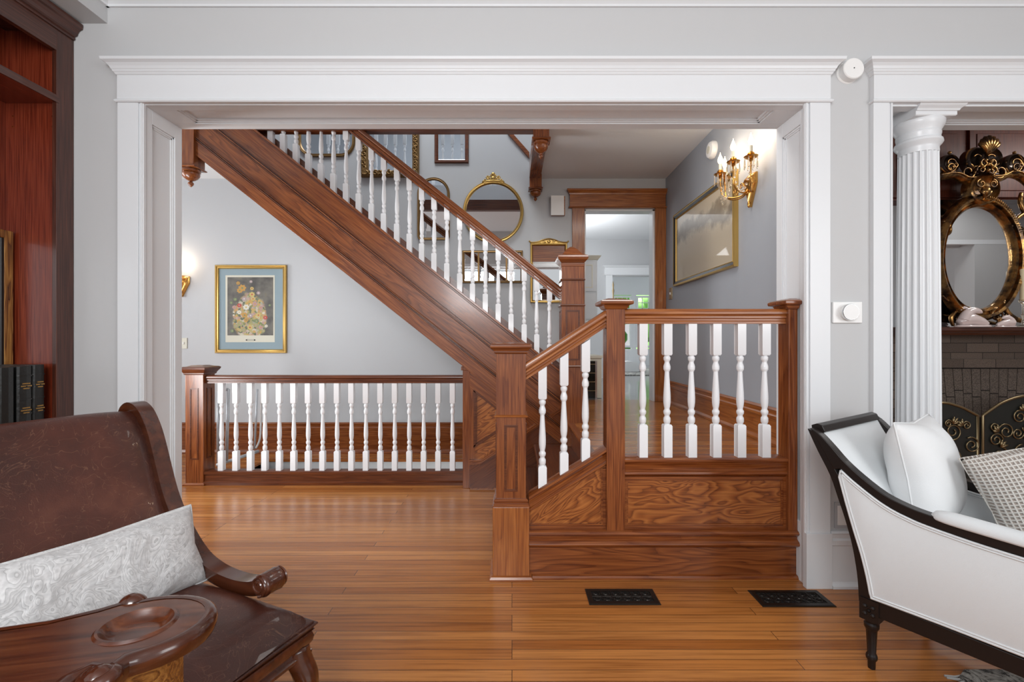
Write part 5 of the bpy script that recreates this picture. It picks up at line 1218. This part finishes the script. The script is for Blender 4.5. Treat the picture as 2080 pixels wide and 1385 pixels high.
# ornate big rectangular
x0, x1, z0, z1 = px2(735, 150, 852, 361, DB)
t, ins = smirror('large mirror in a wide ornate dark gilt frame high on the staircase wall', rect(x0, x1, z0, z1), .078, [(0, 0), (0, .03), (.01, .045), (.03, .05), (.06, .04), (.072, .02), (.078, .004)], goldd)
b = B(); random.seed(2)
for k in range(22):
    z = z0+.04+k*(z1-z0-.08)/21
    for xx in (x0+.036, x1-.036): scroll(b, xx+random.uniform(-.006, .006), z, .026, YM-.053, .009, a0=random.uniform(0, 6), sg=random.choice((-1, 1)))
for k in range(11):
    x = x0+.06+k*(x1-x0-.12)/10
    for zz_ in (z0+.036, z1-.036): scroll(b, x, zz_+random.uniform(-.005, .005), .026, YM-.053, .009, a0=random.uniform(0, 6), sg=random.choice((-1, 1)))
obj('frame_ornament', b, goldd, t, smooth=True)
# small wood-framed
x0, x1, z0, z1 = px2(883, 190, 952, 332, DB)
smirror('small rectangular mirror in a thin walnut frame high on the staircase wall', rect(x0, x1, z0, z1), .040, pf(.040, .022), oakd)
# rounded at upper left
x0, x1, z0, z1 = px2(606, 150, 722, 319, DB)
smirror('mirror with rounded corners, highest and leftmost behind the stair railing', rect(x0, x1, z0, z1, .16, 8), .034, pf(.034, .025), goldd)
# horizontal three part
x0, x1, z0, z1 = px2(939, 509, 1062, 575, DB)
t, ins = smirror('low wide rectangular gilt mirror with three panes behind the stair railing', rect(x0, x1, z0, z1), .026, pf(.026, .02), goldd)
b = B()
for f in (.27, .73): xm = x0+(x1-x0)*f; b.box(xm-.009, xm+.009, YM-.014, YM-.005, z0+.02, z1-.02)
obj('mullion', b, goldd, t)
# crested
x0, x1, z0, z1 = px2(1077, 494, 1152, 615, DB)
t, ins = smirror('upright gilt mirror with arched crest beside the landing newel post', rect(x0, x1, z0, z1), .030, pf(.030, .028), gold)
b = B(); xm = (x0+x1)/2; hw = (x1-x0)/2
E = smooth2([(xm-hw-.012, YM-.02, z1+.022), (xm-hw+.01, YM-.02, z1+.004), (xm-hw*.6, YM-.02, z1+.010), (xm-hw*.35, YM-.022, z1+.028), (xm, YM-.024, z1+.042), (xm+hw*.35, YM-.022, z1+.028), (xm+hw*.6, YM-.02, z1+.010), (xm+hw-.01, YM-.02, z1+.004), (xm+hw+.012, YM-.02, z1+.022)], 4)
b.tube(E, .008, 8); b.prism([(xm-hw*.9, z1-.01), (xm+hw*.9, z1-.01), (xm+hw*.5, z1+.012), (xm, z1+.034), (xm-hw*.5, z1+.012)], 'y', YM-.022, YM-.004)
for sg in (-1, 1):
    scroll(b, xm+sg*.05, z1+.010, .016, YM-.024, .005, sg=sg); scroll(b, xm+sg*.10, z1+.002, .012, YM-.024, .004, sg=sg)
b.ball((xm, YM-.024, z1+.014), .018, 8, sy=.5)
obj('crest', b, gold, t, smooth='auto')
b = B(); zp = z1-.20; b.box(x0+.026, x1-.026, YM-.010, YM-.0065, zp, z1-.026); obj('painted_panel', b, oak, t)
# ================================================================ SCONCES
def sconce(label, M, bulbs, power):
    """local: wall plane y=0, room towards -y, origin = back plate centre"""
    t = thing('wall_sconce', label, 'wall lamp', M.to_translation()); t.matrix_basis = M; WM[t.name] = M
    b = B(); b.rings([[(sx_*.5*w_, y, z) for sx_, z in ((-1, z1), (0, z1+.01), (1, z1), (1, 0), (0, -z2), (-1, 0))] for w_, y, z1, z2 in ((.15, 0, .07, .15), (.15, -.012, .07, .15), (.12, -.026, .055, .12), (.05, -.04, .02, .05))])
    scroll(b, -.03, .02, .03, -.03, .006, a0=0, sg=1); scroll(b, .03, .02, .03, -.03, .006, a0=pi, sg=-1)
    b.ball((0, -.03, -.05), .018, 8); b.ball((0, -.02, -.13), .012, 8, sz=2)
    obj('back_plate', b, brass, t, M, local=True, smooth='auto')
    for (bx, by, bz_) in bulbs:
        cz_ = bz_-.115    # bobeche height
        b = B(); P = smooth2([(0, -.03, -.01), (bx*.25, by*.3, -.055), (bx*.6, by*.65, -.06), (bx*.92, by*.95, -.02), (bx, by, cz_-.04), (bx, by, cz_)], 5); b.tube(P, .0055, 8)
        scroll(b, bx*.5, -.02, .022, by*.55, .004)
        arm_ = obj('arm', b, brass, t, M, local=True, smooth=True)
        b = B(); b.lathe([(.006, -.03), (.014, -.02), (.010, -.008), (.038, -.004), (.044, .004), (.038, .004), (.014, .006), (.016, .014), (.022, .02), (.020, .026), (.012, .03), (.012, .034)], (bx, by, cz_), 24); obj('drip_pan', b, brass, arm_, M, local=True, smooth='auto')
        b = B(); b.lathe([(.0105, .03), (.0105, .075), (.003, .077)], (bx, by, cz_), 14); obj('candle_sleeve', b, cream, arm_, M, local=True, smooth='auto')
        b = B(); b.lathe([(.004, .075), (.010, .08), (.0165, .094), (.0175, .104), (.014, .118), (.008, .132), (.003, .146), (.001, .158)], (bx, by, cz_), 16); obj('bulb', b, bulbm, arm_, M, local=True, smooth=True)
        for k in range(8):
            a = 2*pi*k/8; qx, qy = bx+.040*math.cos(a), by+.040*math.sin(a)
            b = B(); b.lathe([(.0008, -.075), (.005, -.066), (.004, -.02), (.0015, -.008), (.003, -.004), (.0008, 0)], (qx, qy, cz_-.002), 6); 
            obj('crystal_prism', b, crystal, arm_, M, local=True)
        l = bpy.data.lights.new('bulb_light', 'POINT'); l.energy = power; l.color = (1, .88, .72); l.shadow_soft_size = .018
        lo = bpy.data.objects.new('bulb_light', l); COL.objects.link(lo); lo.parent = t; lo.location = (bx, by, bz_+.03)
    # crystal swags
    for i in range(len(bulbs)-1):
        A_ = Vector(bulbs[i])-Vector((0, 0, .12)); C_ = Vector(bulbs[i+1])-Vector((0, 0, .12))
        b = B()
        for k in range(13):
            u = k/12; p = A_*(1-u)+C_*u; p.z -= .05+.15*(1-(2*u-1)**2); b.ball(p, .008, 5)
        obj('crystal_swag', b, crystal, t, M, local=True, smooth=True)
MS = Mat((1.649, 3.18, 2.28), rz=-pi/2)
# local x -> -Y(world), local -y -> -X ; bulbs given as (local x, local y, z)
sconce('brass and crystal candelabra sconce with lit candle bulbs on the blue hall wall', MS, [(.18, -.10, .24), (.09, -.172, .24), (-.14, -.155, .24), (-.21, -.09, .24)], 1.5)
ps = W(376, 571, DB)
sconce('small brass candle sconce, lit, on the hall wall left of the floral print', Mat((ps.x-.02, DB-.001, ps.z-.02)), [(.02, -.12, .185), (-.16, -.10, .185)], 1.3)
# ================================================================ FIREPLACE WALL
YF = 4.2
t = thing('fireplace', 'brown brick fireplace with dark wood mantel seen past the fluted column', 'fireplace', (4.6, YF, 0))
ztop = 1.22+(CY-682)/F*YF
zf = lambda py, D=YF: 1.22-(py-CY)/F*D
b = B(); b.box(3.40, 6.2, YF, 4.42, zf(737), 1.262); b.box(3.40, 3.75, YF, 4.42, 0, zf(737)); b.box(5.6, 6.2, YF, 4.42, 0, zf(737)); obj('brick_face', b, brick, t, Mat((3.4, YF, 0)))
b = B(); b.box(3.40, 6.2, YF-.02, YF+.001, zf(747), zf(729)); obj('brick_face', b, brick, t, Mat((3.5, YF, zf(747))), label='projecting brick course')
# splayed brick arch
random.seed(9)
b = B(); za_, zb_ = zf(748), zf(848)
n = 22
for k in range(n):
    x = 3.75+(5.6-3.75)*k/n; wd = (5.6-3.75)/n; mid = 4.35
    lean0 = -(x-mid)*.10; lean1 = -(x+wd-mid)*.10
    brk = [0, .45+.2*((k*7) % 3)/3, 1]
    for j in range(2):
        f0, f1 = brk[j], brk[j+1]
        def q(f, xx, l): return (xx+l*f, za_+(zb_-za_)*f)
        b.prism([q(f0+.01, x+.003, lean0), q(f0+.01, x+wd-.003, lean1), q(f1-.01, x+wd-.003, lean1), q(f1-.01, x+.003, lean0)], 'y', YF+.002, YF+.1)
obj('arch_bricks', b, brickp, t, bev=0.002)
b = B(); b.box(3.70, 5.65, YF+.012, YF+.1, zb_, za_); obj('mortar', b, plain('mortar_dark', (.04, .03, .026), .9), t)
b = B(); b.box(3.75, 5.6, YF+.20, YF+.21, 0, zb_); obj('firebox', b, black, t)
b = B(); b.box(3.36, 6.24, 3.98, 4.42, 1.300, 1.330); b.prism([(4.0, 1.30), (4.01, 1.285), (4.03, 1.28), (4.04, 1.262), (4.19, 1.262), (4.19, 1.30)], 'x', 3.38, 6.22); obj('mantel_shelf', b, cherryd, t)
# cherry overmantel panelling and chimney breast
t = thing('overmantel', 'red cherry panelled cupboard doors above the mantel mirror', 'panelling', (4.6, 4.2, 2.2))
zc = zf(352, 4.25)
b = B(); b.box(3.3, 6.2, 4.25, 4.418, 2.50, 3.199); obj('carcass', b, cherryo, t)
for k, (xa, xb) in enumerate(((3.45, 4.12), (4.18, 4.85), (4.91, 5.6))):
    b = B(); b.box(xa, xb, 4.225, 4.25, 2.52, 3.16); dr_ = obj('door', b, cherryo, t, Mat((xa, 4.23, 2.6)) @ GZ, bev=0.003)
    b = B(); b.box(xa+.06, xb-.06, 4.218, 4.226, 2.58, 3.10); obj('door_panel', b, cherryo, dr_, Mat((xa, 4.23, 2.6)) @ GZ, bev=0.004)
# ================================================================ ORNATE MANTEL MIRROR
YO = 4.06
def V2(px, py, D=YO): p = W(px, py, D); return p.x, p.z
t = thing('mantel_mirror', 'large ornate bronze-gilt scrolled mirror with oval centre standing on the mantel', 'mirror', (4.2, YO, 1.33))
b = B(); b.box(3.78, 5.2, 4.20, 4.21, 1.335, 2.49); obj('backing_glass', b, mirror, t)
ox, oz = V2(1988, 524); rx_, rz2 = 73/F*YO, 107/F*YO
def oval(fx, n=72): return [(ox+rx_*fx*math.cos(2*pi*k/n), oz+rz2*fx*math.sin(2*pi*k/n)) for k in range(n)]
b = B(); b.prism(oval(1.0), 'y', YO+.015, YO+.02); obj('oval_glass', b, mirror, t)
b = B()
pr = [(0.97, .015), (0.97, -.005), (1.02, -.03), (1.04, -.012), (1.07, -.012), (1.09, -.04), (1.14, -.05), (1.19, -.03), (1.21, .0), (1.22, .03), (1.1, .05)]
b.rings([[(x, YO+d, z) for x, z in oval(f)] for f, d in pr], cap=False)
obj('oval_frame', b, bronze, t, smooth='auto')
b = B()
for k in range(26):
    a = math.radians(25+k*2.6); x, z = ox+rx_*1.13*math.cos(a), oz+rz2*1.13*math.sin(a)
    b.tube([(x-.010*math.cos(a), YO-.05, z-.010*math.sin(a)), (x+.014*math.cos(a), YO-.05, z+.014*math.sin(a))], .004, 5)
obj('gadrooning', b, bronze, t, smooth=True)
def shell(b, px, py, r, y, petals=7, a0=20, a1=160, rad=.011, base=None):
    x, z = V2(px, py)
    for k in range(petals):
        a = math.radians(a0+(a1-a0)*k/(petals-1)); L = r*(.8+.2*math.sin(pi*k/(petals-1)))
        P = [(x+L*u*math.cos(a), y-.03*math.sin(pi*u*.8), z+L*u*math.sin(a)) for u in (0, .25, .5, .75, .95, 1.03)]
        b.tube(P, [rad*.5, rad*.8, rad, rad*1.25, rad*1.1, rad*.3], 8)
def bowl(b, px, py, r, y, ry=1.0):
    x, z = V2(px, py); r = r/F*YO
    b.rings([[(x+rr*r*math.cos(2*pi*k/32), y+d, z+rr*r*ry*math.sin(2*pi*k/32)) for k in range(32)] for rr, d in ((1.12, .05), (1.12, .0), (1.05, -.03), (.95, -.038), (.88, -.02), (.7, .005), (.4, .02), (.02, .025))])
def cs(b, px, py, r, sg, a0=0, turns=1.3, rad=.016, y=YO-.03, ry=1):
    x, z = V2(px, py); r = r/F*YO; P = []
    for k in range(34):
        a = math.radians(a0)+sg*k/33*turns*2*pi; q = r*(1-k/33*.72); P.append((x+q*math.cos(a), y-.012*k/33, z+q*ry*math.sin(a)))
    b.tube(P, [rad*(1-.45*k/33) for k in range(34)], 8)
# central cartouches
b = B(); bowl(b, 1990, 386, 29, YO-.02); obj('carved_cartouche', b, bronze, t, smooth='auto')
b = B(); shell(b, 1990, 408, .11, YO-.03, 5, 60, 120, .012); cs(b, 1978, 378, 9, 1, 90, rad=.008, y=YO-.06); cs(b, 2002, 378, 9, -1, 90, rad=.008, y=YO-.06); x, z = V2(1990, 392); b.ball((x, YO-.05, z), .035, 10, sz=1.3); obj('carved_leaves', b, bronze, t, smooth=True)
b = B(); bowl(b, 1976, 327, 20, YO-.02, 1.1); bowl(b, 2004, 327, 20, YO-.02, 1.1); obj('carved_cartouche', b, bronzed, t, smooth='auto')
b = B(); shell(b, 1992, 320, .16, YO-.05, 7, 50, 130, .017); obj('shell_crest', b, bronze, t, smooth=True)
b = B()
for sg in (-1, 1):
    cs(b, 1990+sg*16, 326, 22, -sg, 90, 1.15, .010); cs(b, 1990+sg*32, 352, 17, sg, 100, 1.3, .012); cs(b, 1990+sg*12, 350, 9, sg, 200, 1.2, .010, YO-.06); cs(b, 1990+sg*8, 338, 8, -sg, 90, 1.0, .009, YO-.07)
for px_, py_ in ((1990, 340), (1985, 332), (1996, 333), (1990, 352), (1980, 345), (2000, 345)): x, z = V2(px_, py_); b.ball((x, YO-.07, z), .018, 8)
obj('carved_scrolls', b, bronze, t, smooth=True)
for px_, rr in ((1922, 17), (2053, 18)):
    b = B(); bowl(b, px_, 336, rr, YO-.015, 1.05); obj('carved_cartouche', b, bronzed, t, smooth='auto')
    b = B(); cs(b, px_-2, 345, 9, 1, 0, 1.2, .008, YO-.05); cs(b, px_+6, 340, 6, -1, 90, 1.2, .007, YO-.05); cs(b, px_, 336, rr+2, 1, 200, .95, .010, YO-.03); x, z = V2(px_, 313); b.ball((x, YO-.03, z), .014, 8); b.ball((V2(px_-4, 347)[0], YO-.05, V2(0, 347)[1]), .014, 8); obj('carved_scrolls', b, bronze, t, smooth=True)
# top rails curving between the cartouches
b = B()
for P in ([(1900, 362), (1920, 358), (1940, 358), (1958, 366), (1975, 366)], [(2008, 364), (2030, 362), (2048, 354), (2068, 358), (2090, 375), (2104, 400)]):
    E = smooth2([(*V2(a, c),) for a, c in P], 5); b.tube([(x, YO-.01, z) for x, z in E], .024, 10, flat=1.6)
    b.tube([(x, YO-.045, z+.012) for x, z in E], .008, 8)
obj('top_rail', b, bronze, t, smooth=True)
b = B()
PS = (([(2072, 392), (2070, 410), (2078, 430), (2092, 445), (2112, 450)], .022), ([(2052, 462), (2060, 448), (2076, 435), (2095, 430)], .018), ([(2062, 470), (2075, 478), (2066, 488), (2056, 482)], .010), ([(2050, 600), (2058, 584), (2070, 574), (2080, 580)], .014), ([(2036, 610), (2044, 635), (2066, 650), (2095, 655)], .022), ([(1912, 600), (1924, 610), (1926, 590), (1915, 580)], .014), ([(1914, 450), (1926, 455), (1928, 472), (1918, 480)], .012), ([(1940, 632), (1930, 645), (1934, 662)], .018), ([(2018, 640), (2032, 650), (2030, 664)], .020), ([(1940, 632), (1958, 640), (1965, 652)], .010))
for P, r_ in PS:
    b = B(); E = smooth2([V2(a, c) for a, c in P], 5); n_ = len(E); b.tube([(x, YO-.01, z) for x, z in E], [r_*(.6+.4*math.sin(pi*k/(n_-1))) for k in range(n_)], 10)
    obj('side_scroll', b, bronze, t, smooth=True)
for sg in (-1, 1):
    b = B(); cs(b, 1990+sg*30, 640, 14, sg, 90, 1.2, .012); cs(b, 1990+sg*44, 650, 10, -sg, 90, 1.1, .010)
    shell(b, 1990+sg*26, 655, .05, YO-.03, 4, 60, 120, .007)
    obj('foot_scroll', b, bronze, t, smooth=True)
# second side medallion mirror ring partly in view
b = B()
sx0, sz0 = V2(2122, 508); P = [(sx0+.20*math.cos(2*pi*k/60), YO-.015, sz0+.30*math.sin(2*pi*k/60)) for k in range(60)]; b.tube(P, .026, 10, closed=True, flat=1.3); obj('side_frame', b, bronze, t, smooth=True)
# figurines and candle on the mantel
def figurine(label, px, py, sc, flip):
    D = 4.01; p = W(px, py, D); z = 1.330
    t = thing('glass_figurine', label, 'figurine', (p.x, D, z)); s = sc
    b = B(); b.rings([[(p.x+s*.165*q*math.cos(2*pi*k/24), D+s*.075*q*math.sin(2*pi*k/24), z+h*s) for k in range(24)] for q, h in ((1, 0), (1.02, .008), (.95, .018), (.5, .02))]); obj('base', b, opal, t, smooth='auto')
    f = -1 if flip else 1
    def X(a): return p.x+f*a*s
    b = B(); P = smooth2([(-.13, .035, .030), (-.09, .06, .052), (-.03, .075, .058), (.03, .065, .05), (.09, .05, .036), (.14, .03, .018)], 4); b.tube([(X(a), D, z+h*s) for a, h, r in P], [r*s for a, h, r in P], 12)
    P = smooth2([(-.10, .06, .045), (-.075, .11, .042), (-.035, .145, .036), (.01, .155, .032), (.05, .145, .022), (.075, .135, .010)], 4); b.tube([(X(a), D-.01*s, z+h*s) for a, h, r in P], [r*s for a, h, r in P], 12)
    b.tube([(X(-.03), D, z+.17*s), (X(-.07), D+.01, z+.185*s), (X(-.10), D+.012, z+.16*s)], [.010*s, .014*s, .006*s], 8)
    obj('animal_body', b, opal, t, smooth=True)
figurine('iridescent crouching glass animal figurine, the larger one on the mantel', 1976, 662, .92, False)
figurine('small iridescent glass animal figurine, right of the larger one on the mantel', 2043, 662, .55, True)
D = 4.02; p = W(2079, 610, D)
t = thing('candlestick', 'cream pillar candle on a glass holder at the right of the mantel', 'candle', (p.x, D, 1.33))
b = B(); b.lathe([(.045, 0), (.045, .01), (.015, .02), (.01, .08), (.018, .10), (.010, .12), (.012, .20), (.03, .215), (.035, .235), (.030, .24), (.028, .228), (.004, .226)], (p.x, D, 1.33), 24); obj('holder', b, crystal, t, smooth='auto')
b = B(); b.lathe([(.004, .228), (.024, .228), (.024, .50), (.018, .505), (.004, .498)], (p.x, D, 1.33), 24); obj('candle', b, wax, t, smooth='auto')
b = B(); b.tube([(p.x, D, 1.83), (p.x+.001, D, 1.85)], .0015, 5); obj('wick', b, black, t)
# ================================================================ FIRE SCREEN
YSn = 3.86
def sz(px, py): p = W(px, py, YSn); return p.x, p.z
t = thing('fire_screen', 'folding antique brass fire screen with scrollwork in front of the fireplace', 'fire screen', (4.1, YSn, 0))
def panel(Pt, scr):
    """Pt = list of px outline top arc from left foot to right foot"""
    E = smooth2([sz(a, c) for a, c in Pt], 6)
    xl_, xr_ = E[0][0], E[-1][0]
    E = [(xl_, .03)]+E+[(xr_, .03)]
    b = B(); b.tube([(x, YSn, z) for x, z in E]+[], .011, 8, closed=True); obj('panel_frame', b, antbr, t, smooth=True)
    b = B(); b.prism(E, 'y', YSn+.004, YSn+.006); obj('mesh_panel', b, plain('screen_mesh', (.018, .02, .018), .35, alpha=.6), t)
    b = B()
    for (px_, py_, r, sg, a0) in scr:
        x, z = sz(px_, py_); r = r/F*YSn; Q = []
        for k in range(32):
            a = math.radians(a0)+sg*k/31*1.6*2*pi; q = r*(1-k/31*.78); Q.append((x+q*math.cos(a), YSn-.006, z+q*math.sin(a)))
        b.tube(Q, .0055, 7)
    obj('scrollwork', b, antbr, t, smooth=True)
    for (px_, py_, r, sg, a0) in scr[::2]:
        b = B()
        x, z = sz(px_, py_); r = r/F*YSn; a = math.radians(a0)
        for da in (-.5, .1, .7):
            P = [(x+r*math.cos(a)*u, YSn-.012, z+r*math.sin(a)*u) for u in (1,)]
            c_ = Vector((x+r*math.cos(a), YSn-.012, z+r*math.sin(a))); d_ = Vector((math.cos(a+da+.8*sg), 0, math.sin(a+da+.8*sg)))
            b.tube([c_, c_+d_*.03, c_+d_*.055+Vector((.008, 0, .004))], [.006, .013, .004], 8)
        obj('leaf_ornament', b, antbr, t, smooth=True)
panel([(1862, 850), (1880, 828), (1915, 818), (1950, 826), (1975, 838), (1986, 844)], [(1934, 876, 19, 1, 200), (1972, 904, 17, -1, 120), (1925, 860, 8, 1, 0), (1900, 900, 20, -1, 60), (1962, 864, 9, -1, 180), (1940, 925, 15, 1, 90)])
panel([(1996, 844), (2010, 834), (2035, 818), (2065, 807), (2090, 804), (2120, 807), (2150, 822), (2180, 844)], [(2042, 876, 17, -1, 180), (2022, 893, 14, 1, 0), (2070, 846, 14, 1, 60), (2018, 868, 10, 1, 270), (2066, 880, 12, -1, 0), (2085, 868, 10, 1, 180), (2110, 880, 18, 1, 0), (2140, 860, 14, -1, 90), (2030, 925, 18, -1, 90), (2075, 920, 18, 1, 90)])
# ================================================================ HALL AND KITCHEN ODDMENTS
t = thing('safety_gate', 'pale metal child gate at the head of the basement stairs behind the railing', 'gate', (-2.55, 4.3, 0))
def gp(px, py, D): p = W(px, py, D); return (p.x, p.y, p.z)
b = B()
b.tube([gp(443, 795, 4.2), gp(443, 940, 4.2)], .012, 8); b.tube([gp(464, 790, 4.25), gp(460, 935, 4.25)], .014, 8); b.tube([gp(443, 795, 4.2), gp(464, 790, 4.25)], .012, 8); b.tube([gp(440, 945, 4.2), gp(525, 916, 4.5)], .016, 8)
obj('gate_frame', b, plain('gate_metal', (.62, .66, .70), .3, metal=.4), t, smooth=True)
b = B(); b.tube(smooth2([gp(531, 790, 4.5), gp(530, 850, 4.5), gp(528, 890, 4.5), gp(520, 910, 4.5)], 4), .009, 8); obj('latch_rod', b, plast, t, smooth=True)
b = B(); b.tube([gp(523, 790, 4.52), gp(517, 912, 4.52)], .010, 8); obj('upright', b, MATS['gate_metal'], t, smooth=True)
# kitchen wall cabinet
t = thing('wall_cabinet', 'tall white kitchen wall cabinet with cream crown seen through the doorway', 'cabinet', (0.9, 5.9, 1.5))
D = 5.7; xr = (1213-CX)/F*D; zt_ = 1.22+(CY-528)/F*D
b = B(); b.box(.55, xr, D, D+.34, 1.22+(CY-650)/F*D, zt_); obj('carcass', b, trimw, t)
b = B(); b.box(.60, xr-.015, D-.02, D, zf(592, D), zt_-.02); obj('door', b, trimw, t, bev=0.004)
b = B(); b.box(.60, xr-.015, D-.02, D, zf(648, D), zf(596, D)); obj('door', b, trimw, t, bev=0.004)
b = B(); stack4(b, .55, xr, D-.0, D+.34, [(0.0, zt_), (.01, zt_+.002), (.04, zt_+.04), (.045, zt_+.05)]); obj('crown_moulding', b, creamp, t)
b = B(); b.frame(.66, xr-.06, zf(585, D), zt_-.06, .012, D-.025, D-.018); obj('panel_moulding', b, creamp, t)
# wine fridge cabinet
D = 5.25; x1 = (1222-CX)/F*D; x0 = .62
t = thing('base_cabinet', 'cream kitchen base cabinet with dark glass-fronted shelves inside the doorway', 'cabinet', (.8, 5.4, ZL))
b = B(); b.box(x0, x1, D, D+.5, ZL, zf(727, D)); obj('carcass', b, creamp, t)
b = B(); b.box(x0, x1+.01, D-.02, D+.5, zf(727, D), zf(722, D)); obj('countertop', b, creamp, t)
b = B(); b.box(x0+.02, x1-.055, D-.012, D-.001, zf(810, D), zf(733, D)); obj('glass_door', b, darkglass, t)
b = B()
for k in range(4): z = ZL+.08+.10*k; b.box(x0+.03, x1-.075, D-.016, D-.012, z, z+.008)
obj('wire_rack', b, antbr, t)
b = B(); b.box(x1-.075, x1-.055, D-.018, D-.001, zf(810, D), zf(733, D)); obj('door_frame', b, steel, t)
# outlet plate kitchen
p = W(1215, 697, 5.9)
b = B(); b.box(.60, 1.32, 5.9+.5, 5.9+.52, ZL, 1.55); 
t = thing('chaise', 'white upholstered scroll-arm chaise on dark legs in the far sunroom', 'chair', (2.35, 9.6, ZL))
D = 9.6
b = B(); P = smooth2([(1262, 745), (1262, 735), (1275, 733), (1290, 736), (1297, 742), (1297, 752), (1262, 756)], 3); b.prism([(W(a, c, D).x, W(a, c, D).z) for a, c in P], 'y', D-.2, D+.4); obj('seat_cushion', b, fabric2, t)
b = B(); b.box(W(1262, 0, D).x, W(1297, 0, D).x, D-.2, D+.4, zf(762, D), zf(756, D)); obj('seat_rail', b, ebony, t)
for q in (1268, 1279, 1293):
    x = W(q, 0, D).x
    b = B(); b.lathe([(.012, ZL), (.02, ZL+.05), (.03, zf(762, D))], (x, D-.12 if q != 1268 else D+.3, 0), 10); obj('leg', b, ebony, t)
b = B(); b.prism([(W(a, c, D).x, W(a, c, D).z) for a, c in ((1262, 735), (1280, 735), (1282, 722), (1284, 714), (1280, 710), (1272, 709), (1262, 712))], 'y', D+.2, D+.45); obj('back', b, fabric2, t, bev=.02)
b = B(); b.prism([(1.95, 8.6), (3.5, 8.6), (3.7, 10.6), (1.9, 10.6)], 'z', ZL, ZL+.012); o = obj('rug', b, rug); tag(o, 'grey patterned rug on the sunroom floor under the chaise', 'rug')
# canopy rod and stand seen against the sunroom windows
D = 7.2; x = W(1245.5, 0, D).x
t = thing('lamp_stand', 'slim brass rod stand rising in front of the kitchen doorway', 'stand', (x, D, ZL))
b = B(); b.lathe([(.10, 0), (.10, .015), (.012, .03), (.010, .8), (.016, .82), (.010, .84), (.010, zf(600, D)-ZL), (.018, zf(590, D)-ZL), (.010, zf(585, D)-ZL), (.014, zf(578, D)-ZL), (.003, zf(571, D)-ZL)], (x, D, ZL), 14); obj('rod', b, antbr, t, smooth='auto')
